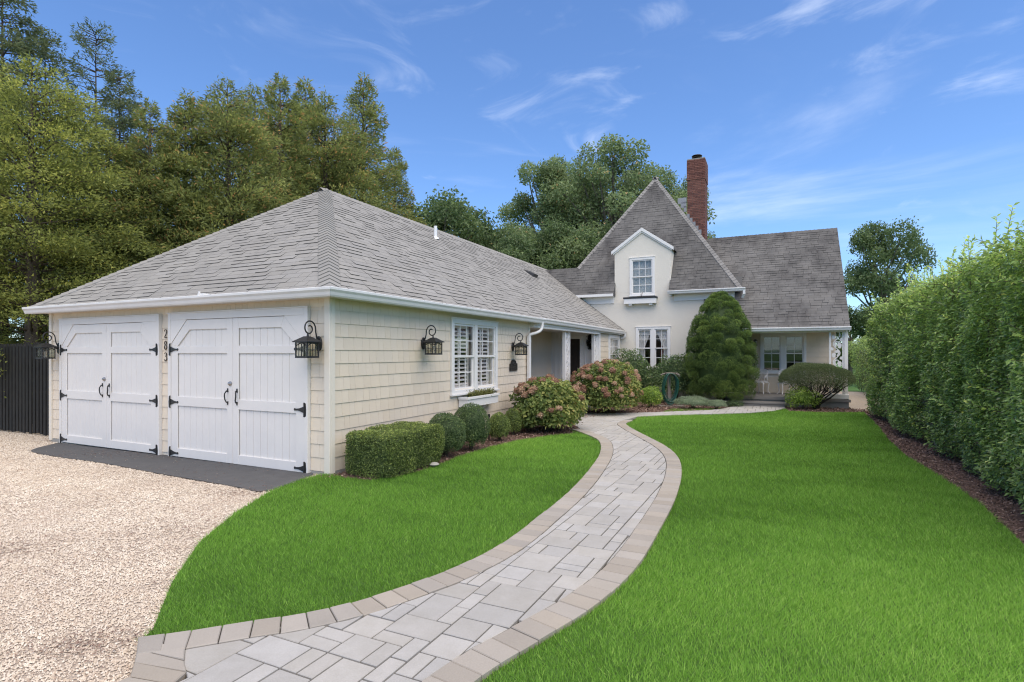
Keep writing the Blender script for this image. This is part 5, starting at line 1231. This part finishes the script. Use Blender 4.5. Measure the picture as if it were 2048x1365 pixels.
hydrangea(hwg(1.05, SD(1213, 700, 1.05)[0]), .96, 1.05, 1.44, 7500, 110, 'larger hydrangea with rusty pink heads right of the first scroll-cut porch post', 42, HROT)
def at(u, yl, dz=0.0): return hwg(FR(u, 700, yl)[0], yl, dz)
# evergreen shrubs before the stucco wall
def rhodo(name, base, rx, ry, h, n, lb, seed): return round_shrub(name, base, rx, ry, h, L_RHODO, n, .105, .036, lb, 'rhododendron', 'broadleaf evergreens below the stucco wall', rough=.16, seed=seed, depth=.42, zmin=-.6, rn=.8, along=.9, core=.74, nsc=4)
rhodo('rhododendron', at(1262, 14.0), .74, .62, 1.74, 5200, 'broadleaf evergreen shrub below the left half of the twin window', 51)
rhodo('rhododendron', at(1352, 14.15), .92, .62, 1.58, 6500, 'glossy broadleaf evergreen shrub behind the hose post', 52)
round_shrub('boxwood', at(1212, 12.3), .62, .5, 1.34, L_BOXD, 6000, .03, .018, 'clipped dark green shrub under the curtained bay window', 'boxwood', rough=.04, seed=53)
round_shrub('lime_shrub', (*G(1301, 815), gz(G(1301, 815)[1])), .33, .33, .62, L_LIME, 1600, .07, .026, 'bright yellow-green small shrub beside the larger hydrangea', 'shrub', rough=.12, seed=54, depth=.4, core=.6)
for i, (u_, v_, rx, ry, h, lb) in enumerate(((1386, 818.5, .52, .42, .36, 'mound of silvery grey-green foliage beside the hose post'), (1433, 820, .27, .25, .28, 'smaller silvery mound next to the spruce trunk'))):
    q = G(u_, v_); round_shrub('silver_mound', (q[0], q[1], gz(q[1])), rx, ry, h, L_GREY, 3800 if i == 0 else 1800, .05, .010, lb, 'ground cover', 'silvery mounds at the path', rough=.12, seed=55 + i, depth=.35, core=.7, zmin=-.3)
q = G(1470, 815); round_shrub('small_fern', (q[0], q[1], gz(q[1])), .26, .2, .20, L_RHODO, 500, .08, .014, 'low dark green tuft at the foot of the spruce by the steps', 'plant', rough=.15, seed=58, depth=.5, core=.4)
round_shrub('azalea', at(1606, 13.0), .47, .42, .66, L_LIME, 1900, .062, .026, 'bright green low azalea in front of the porch step', 'azalea', rough=.13, seed=59, depth=.42, core=.58)
# pot of red flowers by the entry
px_, _ = FR(1147, 740, 11.2); fp = empty('flower_pot', hw(px_, 11.2, .10), HROT); tag(fp, 'terracotta pot of bright red flowers by the dark front door', 'flower pot')
MB().lathe([(.11, 0), (.16, .26), (.18, .265), (.18, .31), (.15, .31)], n=18).obj('pot', TERRA, fp, smooth=True)
n = 900; d = sph_dirs(n, -.1); V, F, va = foliage(np.c_[d[:, 0] * .24, d[:, 1] * .24, .42 + d[:, 2] * .24] * 1.0, d, .05, .045, NR.random(n), rn=.4); link_mesh('flowers', npmesh('flowers', V, F, L_RED, va), fp)
n = 300; d = sph_dirs(n, -.6); V, F, va = foliage(np.c_[d[:, 0] * .19, d[:, 1] * .19, .40 + d[:, 2] * .16], d, .06, .035, NR.random(n)); link_mesh('leaves', npmesh('leaves', V, F, L_BOXD, va), fp)

# dwarf spruce: rounded column built of many needle lobes
def dwarf_spruce(base, h, r, label):
    root = empty('dwarf_spruce', base); tag(root, label, 'spruce'); P, O, Vv = [], [], []
    g = np.random.default_rng(61)
    prof = lambda t: np.interp(t, [0, .06, .2, .46, .62, .76, .88, .95, 1.0], [.82, .95, 1.0, .93, .83, .69, .48, .30, .08])
    nl = 430
    for k in range(nl):
        t = g.random() ** .95 * .985; a = g.uniform(0, 6.28); rr = r * prof(np.array([t]))[0] * g.uniform(.93, 1.0); lr = g.uniform(.15, .23) * (1 - .3 * t)
        rr = max(rr - lr * .75, 0); c = np.array([rr * math.cos(a), rr * math.sin(a), .30 + t * (h - .42)])
        m = 460; d = sph_dirs(m, -.75); out = unit(np.array([math.cos(a), math.sin(a), .25])[None] * .45 + d); p = c + d * np.array([lr, lr, lr * .80]) * g.uniform(.72, 1.04, m)[:, None]
        P.append(p); O.append(unit(out * .6 + d)); Vv.append(np.clip(g.beta(2.2, 2.2, m) * .8 + .10 * d[:, 2] + .12 * g.normal() + .05, 0, 1))
    P = np.concatenate(P); O = np.concatenate(O); Vv = np.concatenate(Vv); n = len(P)
    D = unit(O + rnd3(n) * .5 + [0, 0, .25]); V, F, va = leaf_arrays(P, D, rnd3(n), NR.uniform(.022, .040, n), NR.uniform(.010, .015, n), Vv)
    parts = [(V, F, va)]
    for t0, t1 in ((.02, .98),):
        zs = np.linspace(t0, t1, 12); na = 16; CV = []; CF = []
        for z in zs:
            q = r * prof(np.array([z]))[0] * .70
            for k in range(na): CV.append((q * math.cos(6.2832 * k / na), q * math.sin(6.2832 * k / na), .40 + z * (h - .55)))
        for i in range(len(zs) - 1):
            for k in range(na): a_, b_, c_, d_ = i * na + k, i * na + (k + 1) % na, (i + 1) * na + (k + 1) % na, (i + 1) * na + k; CF += [(a_, b_, c_), (a_, c_, d_)]
        parts.append((np.array(CV), np.array(CF), np.full(len(CF), .25)))
    V, F, va = merge(parts); link_mesh('crown', npmesh('crown', V, F, L_SPR, va), root)
    MB().tube([(0, -.05, -.1), (.02, 0, .3), (0, 0, 1.2), (0, 0, h * .8)], [.15, .12, .09, .03], 9).obj('trunk', BARK, root, smooth=True); return root
dwarf_spruce(at(1440, 13.75), 3.80, 1.17, 'tall dense dwarf spruce with rounded top in front of the stucco wall')

# umbrella-pruned yew on twisting stems
BARKD = mat('dark_bark', (.032, .027, .022), .95, noise=(14, .5, (.055, .045, .037)), bump=(30, .6, .02))
def yew(base, rx, ry, h0, h1, label):
    root = empty('pruned_yew', base, HROT); tag(root, label, 'yew'); n = 40000
    a = NR.uniform(0, 6.28, n); q = np.sqrt(NR.random(n)); top = NR.random(n) < .62
    x, y = rx * q * np.cos(a), ry * q * np.sin(a); dome = np.sqrt(np.clip(1 - q ** 2.6, 0, 1))
    zt = h0 + .20 + (h1 - h0 - .20) * dome; zb = h0 + .20 - .24 * dome ** .7 + .06 * q
    z = np.where(top, zt - .10 * NR.random(n) ** 2, zb + (zt - zb) * NR.random(n) * .9); x += NR.normal(size=n) * .015
    nz = SinNoise(7, 71)(np.c_[x, y, z]) * .035; P = np.c_[x, y, z + nz]; O = unit(np.c_[x / rx * 1.1, y / ry * 1.1, np.where(top, 1.0, .1)])
    keep = ~((~top) & (SinNoise(6, 72)(P) > .5) & (z < h0 + .12)); P, O = P[keep], O[keep]; n = len(P)
    D = unit(O + rnd3(n) * .9); V, F, va = leaf_arrays(P, D, rnd3(n), NR.uniform(.028, .05, n), NR.uniform(.008, .013, n), NR.beta(2, 2, n))
    link_mesh('crown', npmesh('crown', V, F, L_YEW, va), root); g = random.Random(8)
    for k in range(13):
        an = 6.2832 * k / 13 + g.uniform(-.2, .2); q = g.uniform(.55, .95); ex, ey = rx * q * math.cos(an), ry * q * math.sin(an)
        pts = [(.03 * math.cos(an), .03 * math.sin(an), -.05), (ex * .12 + g.uniform(-.03, .03), ey * .12, .16), (ex * .38 + g.uniform(-.05, .05), ey * .38 + g.uniform(-.04, .04), h0 * .62 + g.uniform(-.04, .04)), (ex * .68, ey * .68, h0 * .92 + g.uniform(-.04, .04)), (ex, ey, h0 + .22)]
        MB().tube(smooth_curve(pts, .12) if False else pts, [.042, .032, .024, .016, .006], 6).obj('limb', BARKD, root, smooth=True)
        tw = MB()
        for j in range(5):
            t = g.uniform(.45, .95); bx0, by0, bz0 = ex * t, ey * t, h0 * (.55 + .45 * t); tw.tube([(bx0, by0, bz0), (bx0 + g.uniform(-.15, .15), by0 + g.uniform(-.12, .12), bz0 + .14), (bx0 + g.uniform(-.22, .22), by0 + g.uniform(-.18, .18), bz0 + .30)], [.011, .008, .004], 4)
        tag(tw.obj('twigs', BARKD, root), kind='stuff')
    return root
yew(at(1632, 13.35), 1.0, .72, .62, 1.36, 'umbrella-shaped pruned yew on dark twisting stems before the right porch')

# privet hedges on the right
def privet(name, x0, x1, y0, y1, h, n, shoots, label, seed, dz=0.0, L=.064, Wd=.031):
    root = empty(name, hwg(x0, y0), HROT); tag(root, label, 'hedge'); sx, sy = x1 - x0, y1 - y0
    yc = lambda: y0 + sy * NR.random
    # front face (x=0), top, near end, far end
    A = np.array([sy * h * 1.0, sy * sx * .55, sx * h * .5, sx * h * .25, sy * h * .15]); A /= A.sum(); f = NR.choice(5, n, p=A); u = NR.random(n); v = NR.random(n)
    dist = lambda y: 1
    P = np.zeros((n, 3)); O = np.zeros((n, 3)); m = f == 0
    u0 = u[m] ** 1.35; P[m] = np.c_[np.zeros(m.sum()), u0 * sy, v[m] * h]; O[m] = (-1, 0, .25)
    m = f == 1; P[m] = np.c_[u[m] * sx, v[m] ** 1.2 * sy, np.full(m.sum(), h)]; O[m] = (0, 0, 1)
    m = f == 2; P[m] = np.c_[u[m] * sx, np.zeros(m.sum()), v[m] * h]; O[m] = (0, -1, .2)
    m = f == 3; P[m] = np.c_[u[m] * sx, np.full(m.sum(), sy), v[m] * h]; O[m] = (0, 1, .2)
    m = f == 4; P[m] = np.c_[np.full(m.sum(), sx), u[m] * sy, v[m] * h]; O[m] = (1, 0, .2)
    Q_ = P * np.array([1, 1, .38]); big = SinNoise(.9, seed)(P) * .06 + SinNoise(3.2, seed + 1)(Q_) * .075 + SinNoise(9, seed + 2)(Q_) * .055 + SinNoise(14, seed + 4)(P) * .03
    hole = SinNoise(5.5, seed + 7)(Q_) + .5 * SinNoise(13, seed + 8)(P)
    P[:, 2] *= 1 - .10 * np.clip((P[:, 1] - sy + 2.2) / 2.2, 0, 1) ** 2
    P = P + unit(O) * (big * 1.15 - .34 * NR.random(n) ** 1.8)[:, None]
    low = P[:, 2] < .35; P[low, 0] += .10 * (.35 - P[low, 2]) / .35; P[:, 2] = np.maximum(P[:, 2], .02)
    sz = np.where(f == 0, .85 + .35 * (P[:, 1] / sy), 1.0)
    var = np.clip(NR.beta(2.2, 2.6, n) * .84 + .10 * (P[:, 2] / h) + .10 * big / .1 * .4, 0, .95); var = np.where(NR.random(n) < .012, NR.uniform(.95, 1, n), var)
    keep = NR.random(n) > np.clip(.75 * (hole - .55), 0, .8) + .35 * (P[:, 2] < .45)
    P, O, sz, var = P[keep], O[keep], sz[keep], var[keep]
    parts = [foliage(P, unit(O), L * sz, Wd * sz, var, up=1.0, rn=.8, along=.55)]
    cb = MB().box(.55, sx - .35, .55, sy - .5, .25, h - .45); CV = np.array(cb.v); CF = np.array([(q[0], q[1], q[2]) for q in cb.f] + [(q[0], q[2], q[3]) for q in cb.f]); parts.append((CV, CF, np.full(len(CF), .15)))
    tw = MB(); g = random.Random(seed)
    for k in range(shoots):                                           # upright young shoots on top and some on the face
        yy = g.random() * sy; top = g.random() < .72
        if top: b = np.array([g.uniform(0, sx * .9), yy, h - .15 + float(SinNoise(.9, seed)(np.array([[0, yy, h]]))[0]) * .1]); L_ = g.uniform(.25, .62); dr = unit(np.array([g.uniform(-.25, .2), g.uniform(-.2, .2), 1.0]))
        else: b = np.array([.02, yy, g.uniform(.7, h)]); L_ = g.uniform(.15, .38); dr = unit(np.array([-1.0, g.uniform(-.5, .5), g.uniform(-.2, .9)]))
        e = b + dr * L_; tw.tube([b - dr * .2, (b + e) / 2, e], [.005, .0035, .002], 4); nn_ = int(L_ / .022); t = np.linspace(.1, 1.03, nn_)
        Q = b + dr * L_ * t[:, None]; sd = rnd3(nn_); sd = unit(sd - dr * (sd @ dr)[:, None]); D = unit(sd + dr * .75)
        parts.append(leaf_arrays(Q, D, unit(dr + rnd3(nn_) * .5), L * NR.uniform(.8, 1.25, nn_), Wd * 1.1, np.clip(NR.normal(.72 if top else .62, .15, nn_), 0, .96 if g.random() < .88 else 1)))
    V, F, va = merge(parts); link_mesh('foliage', npmesh('foliage', V, F, L_PRIVET, va), root); tag(tw.obj('shoots', BARK, root), kind='stuff')
    st = MB()
    for k in range(int(sy / .16)): st.tube([(.28 + g.uniform(-.12, .14), .3 + k * .16, -.1), (.20 + g.uniform(-.12, .12), .3 + k * .16 + g.uniform(-.12, .12), .7), (.22 + g.uniform(-.1, .1), .3 + k * .16 + g.uniform(-.2, .2), h * .75)], [.017, .012, .006], 5)
    st.obj('stems', BARKG, root); return root
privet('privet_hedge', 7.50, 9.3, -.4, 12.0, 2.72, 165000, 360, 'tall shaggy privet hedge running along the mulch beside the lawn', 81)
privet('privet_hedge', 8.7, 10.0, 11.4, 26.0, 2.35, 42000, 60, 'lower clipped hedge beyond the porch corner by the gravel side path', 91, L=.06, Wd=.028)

# ================================================================== TREES
def conifer_mesh(H, Rm, nb, nf, seed, prof, rise=.35, droop=.12, flake=(.13, .035), fan=.30, gap=.0, start=.04, tk=1.0):
    g = np.random.default_rng(seed); hb = start + (1 - start) * g.random(nb) ** .95; az = g.uniform(0, 6.28, nb); Ln = Rm * prof(hb) * g.uniform(.62, 1.12, nb)
    wgt = (Ln + .15) ** 1.5; wgt /= wgt.sum(); bi = g.choice(nb, nf, p=wgt); t = 1 - g.random(nf) ** 1.5 * (.8 - gap); L = Ln[bi]
    out = np.c_[np.cos(az[bi]), np.sin(az[bi]), np.zeros(nf)]; side = np.c_[-np.sin(az[bi]), np.cos(az[bi]), np.zeros(nf)]
    lat = g.normal(size=nf) * fan * (.25 + L * .55) * np.sin(np.clip(t, 0, 1) * 2.6 + .2); ver = g.normal(size=nf) * .09
    P = out * (L * t)[:, None] + side * lat[:, None] + np.c_[np.zeros((nf, 2)), hb[bi] * H + L * (rise * t - droop * t * t * 2) + ver - np.abs(lat) * .15]
    D = unit(out * .8 + side * np.sign(lat)[:, None] * .55 + np.c_[np.zeros((nf, 2)), g.normal(.15 if rise > .2 else -.15, .45, nf)] + g.normal(size=(nf, 3)) * .35)
    Nn = unit(g.normal(size=(nf, 3)) * .7 + [0, 0, .8]); clump = g.normal(size=nb)[bi] * .10
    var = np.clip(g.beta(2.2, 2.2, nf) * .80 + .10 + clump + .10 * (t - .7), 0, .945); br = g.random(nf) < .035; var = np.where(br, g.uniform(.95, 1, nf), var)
    V, F, va = leaf_arrays(P, D, Nn, flake[0] * g.uniform(.6, 1.3, nf), flake[1] * g.uniform(.7, 1.3, nf), var)
    mb = MB(); mb.tube([(0, 0, -.3), (.03, .02, H * .3), (0, -.03, H * .7), (0, 0, H * .985)], [.022 * H * tk, .018 * H * tk, .008 * H * tk, .008], 8)
    for k in range(0, nb, 1 if tk < 1 else 2):
        if Ln[k] < .2: continue
        o = np.array([math.cos(az[k]), math.sin(az[k]), 0.]); h0 = hb[k] * H
        mb.tube([o * 0 + [0, 0, h0 - .05], o * Ln[k] * .5 + [0, 0, h0 + Ln[k] * (rise * .5 - droop * .5)], o * Ln[k] * .96 + [0, 0, h0 + Ln[k] * (rise * .96 - droop * 1.85)]], [.012 + .010 * Ln[k], .012, .004], 4)
    return V, F, va, mb
def tree(name, base, meshes, label, cat, group, s=1.0, rz=0.0, sz=None):
    root = empty(name, base, rz); root.scale = (s, s, sz or s); tag(root, label, cat, group); inst('crown', meshes[0], root); inst('trunk', meshes[1], root); return root
cone = lambda t: np.clip((1 - t) ** .62, .03, 1) * np.clip(.62 + 2.2 * t, 0, 1)
oval = lambda t: np.clip(np.sin(np.clip(t * .92 + .10, 0, 1) * math.pi) ** .6, .06, 1)
cedars = []
for sd, pr in ((101, cone), (102, oval), (103, cone)):
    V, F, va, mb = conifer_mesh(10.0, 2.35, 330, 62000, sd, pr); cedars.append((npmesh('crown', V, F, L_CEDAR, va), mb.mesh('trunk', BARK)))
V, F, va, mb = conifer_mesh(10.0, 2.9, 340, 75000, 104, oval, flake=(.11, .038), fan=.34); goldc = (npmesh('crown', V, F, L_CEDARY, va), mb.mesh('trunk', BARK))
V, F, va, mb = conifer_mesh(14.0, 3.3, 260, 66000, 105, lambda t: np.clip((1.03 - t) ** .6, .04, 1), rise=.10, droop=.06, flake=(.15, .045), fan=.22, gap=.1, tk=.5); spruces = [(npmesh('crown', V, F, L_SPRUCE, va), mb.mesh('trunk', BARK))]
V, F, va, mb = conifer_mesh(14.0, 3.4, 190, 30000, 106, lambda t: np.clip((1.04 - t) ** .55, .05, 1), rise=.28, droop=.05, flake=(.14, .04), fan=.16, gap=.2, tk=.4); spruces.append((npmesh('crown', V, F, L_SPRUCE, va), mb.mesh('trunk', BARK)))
def row_at(u, xl):                                                     # point on the line house x = xl seen at column u
    y, _ = SD(u, 700, xl); return y
GRP = 'cedars along the garage'
CED = [(560, -9.6, 155, 0, 'tall olive cedar rising straight behind the garage hip'), (455, -9.3, 162, 1, 'broad olive cedar left of the tallest pair behind the garage'), (650, -9.6, 190, 1, 'rounded olive cedar between the tall spire and the garage hip'),
       (727, -9.8, 158, 2, 'pointed cedar spire at the right end of the cedar row'), (372, -9.4, 190, 2, 'cedar flecked with rusty sprays behind the garage eave'), (300, -9.9, 205, 0, 'cedar with rusty dead sprays beside the golden cedar'),
       (510, -11.8, 175, 1, 'darker cedar standing in the second row behind the broad one'), (610, -12.2, 165, 2, 'darker cedar in the second row behind the tall olive one'), (790, -10.4, 300, 0, 'lower cedar filling the foot of the pointed spire'), (215, -10.6, 260, 1, 'low cedar beneath the sparse spruces')]
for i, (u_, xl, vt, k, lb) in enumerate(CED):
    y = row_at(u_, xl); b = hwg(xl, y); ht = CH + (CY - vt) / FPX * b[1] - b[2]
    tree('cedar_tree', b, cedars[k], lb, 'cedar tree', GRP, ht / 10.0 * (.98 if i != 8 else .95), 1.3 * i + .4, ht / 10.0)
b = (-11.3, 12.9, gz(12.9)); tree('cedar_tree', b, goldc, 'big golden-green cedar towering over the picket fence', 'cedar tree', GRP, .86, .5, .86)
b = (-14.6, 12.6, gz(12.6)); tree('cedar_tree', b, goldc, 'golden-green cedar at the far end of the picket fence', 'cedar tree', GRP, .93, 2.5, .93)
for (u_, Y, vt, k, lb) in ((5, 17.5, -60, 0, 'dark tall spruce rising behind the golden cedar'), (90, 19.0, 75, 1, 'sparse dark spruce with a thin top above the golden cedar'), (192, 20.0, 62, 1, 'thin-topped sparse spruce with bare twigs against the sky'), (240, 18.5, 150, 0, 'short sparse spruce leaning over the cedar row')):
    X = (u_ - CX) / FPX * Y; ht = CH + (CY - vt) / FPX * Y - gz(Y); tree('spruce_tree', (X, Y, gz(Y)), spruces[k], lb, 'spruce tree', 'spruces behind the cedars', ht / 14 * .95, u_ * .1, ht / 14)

def decid_mesh(H, R0, nc, nl, seed, L=.15, ml=L_DECID, base_h=.22, asp=1.0, shell=.55, bark=BARKG, rk=1.0):
    g = np.random.default_rng(seed); C, Rr = [], []
    for k in range(nc):
        for _ in range(60):
            p = g.uniform(-1, 1, 3)
            if (p ** 2).sum() < 1 and (p ** 2).sum() > .18: break
        zt = base_h + (1 - base_h) * (p[2] * .5 + .5); C.append((p[0] * R0 * (1 - .25 * max(0, p[2])), p[1] * R0 * asp, zt * H * .95)); Rr.append(R0 * g.uniform(.16, .34) * rk)
    C = np.array(C); Rr = np.array(Rr); w_ = Rr ** 2; w_ /= w_.sum(); ci = g.choice(nc, nl, p=w_)
    z = g.uniform(-.75, 1, nl); a = g.uniform(0, 6.28, nl); r = np.sqrt(1 - z * z); d = np.c_[r * np.cos(a), r * np.sin(a), z]
    P = C[ci] + d * (Rr[ci] * (shell + (1.08 - shell) * g.random(nl) ** .6))[:, None] * np.array([1, 1, .8]); P += g.normal(size=(nl, 3)) * .10
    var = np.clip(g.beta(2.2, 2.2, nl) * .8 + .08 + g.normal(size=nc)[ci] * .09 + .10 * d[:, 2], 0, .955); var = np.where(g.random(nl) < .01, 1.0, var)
    V, F, va = foliage(P, d, L, L * .58, var, up=.4, rn=.9)
    mb = MB(); mb.tube([(0, 0, -.4), (.05, 0, H * .15), (0, .06, H * .35), (.05, 0, H * .6)], [.032 * H, .024 * H, .018 * H, .006 * H], 8)
    for k in range(nc):
        s0 = np.array([0, 0, min(H * .55, C[k][2] * .62)]); md = (s0 + C[k]) / 2 + g.normal(size=3) * .15 + [0, 0, -.2]; mb.tube([s0, md, C[k]], [.010 * H, .006 * H, .015], 5)
    return npmesh('crown', V, F, ml, va), mb.mesh('trunk', bark)
def place(name, u_, Y, vt, msh, hm_, lb, cat, grp, rz=0, wide=1.0):
    X = (u_ - CX) / FPX * Y; ht = CH + (CY - vt) / FPX * Y - gz(Y); s = ht / hm_; return tree(name, (X, Y, gz(Y)), msh, lb, cat, grp, s * wide, rz, s)
D1 = decid_mesh(15, 4.6, 110, 52000, 201, L=.19, shell=.45, rk=.72); D2 = decid_mesh(15, 4.2, 80, 34000, 202, L=.19, shell=.4, rk=.70); D3 = decid_mesh(9, 3.0, 42, 24000, 203, L=.17, ml=L_DARKT, base_h=.15, shell=.4)
D4 = decid_mesh(8, 2.8, 30, 20000, 204, L=.16, base_h=.05)
DG = 'broadleaf trees behind the house'
place('maple_tree', 1235, 36, 262, D1, 15, 'largest broadleaf tree rising behind the steep house roof', 'tree', DG, .3, 1.0)
place('maple_tree', 1105, 38, 290, D2, 15, 'loose broadleaf tree left of the largest one behind the house', 'tree', DG, 2.0, .85)
place('maple_tree', 1345, 40, 322, D2, 15, 'broadleaf tree peeking out behind the brick chimney', 'tree', DG, 4.0, .68)
place('maple_tree', 1165, 44, 300, D1, 15, 'shaded tree filling in between the two larger crowns', 'tree', DG, 5.0, .9)
place('broadleaf_tree', 893, 30, 372, D3, 9, 'dark tree with feathery top beyond the garage ridge', 'tree', DG, 1.0, 1.0)
place('broadleaf_tree', 975, 32, 398, D4, 8, 'smaller green tree beyond the far end of the garage ridge', 'tree', DG, 2.2, .9)
place('broadleaf_tree', 1060, 29, 425, D4, 8, 'pale green bushy tree where the garage ridge meets the house', 'tree', DG, .6, .95)
place('broadleaf_tree', 1130, 30, 440, D3, 9, 'dark bushy tree close behind the low house ridge', 'tree', DG, 3.6, 1.0)
place('broadleaf_tree', 1000, 27, 460, D3, 9, 'low dark tree behind the middle of the garage ridge', 'tree', DG, 5.1, .9)
place('broadleaf_tree', 1768, 31, 424, D3, 9, 'rounded open-crowned tree right of the house above the hedge', 'tree', DG, .9, .78)
place('broadleaf_tree', 1700, 40, 600, D4, 8, 'distant low tree between the house corner and the hedge', 'tree', DG, .2, 1.2)
for k, (u_, Y, vt, lb) in enumerate(((820, 30, 420, 'dark tree in the gap right of the cedar spire'), (1820, 42, 600, 'distant low tree seen over the lower hedge'))): place('broadleaf_tree', u_, Y, vt, D4, 8, lb, 'tree', DG, k + .5, 1.0)
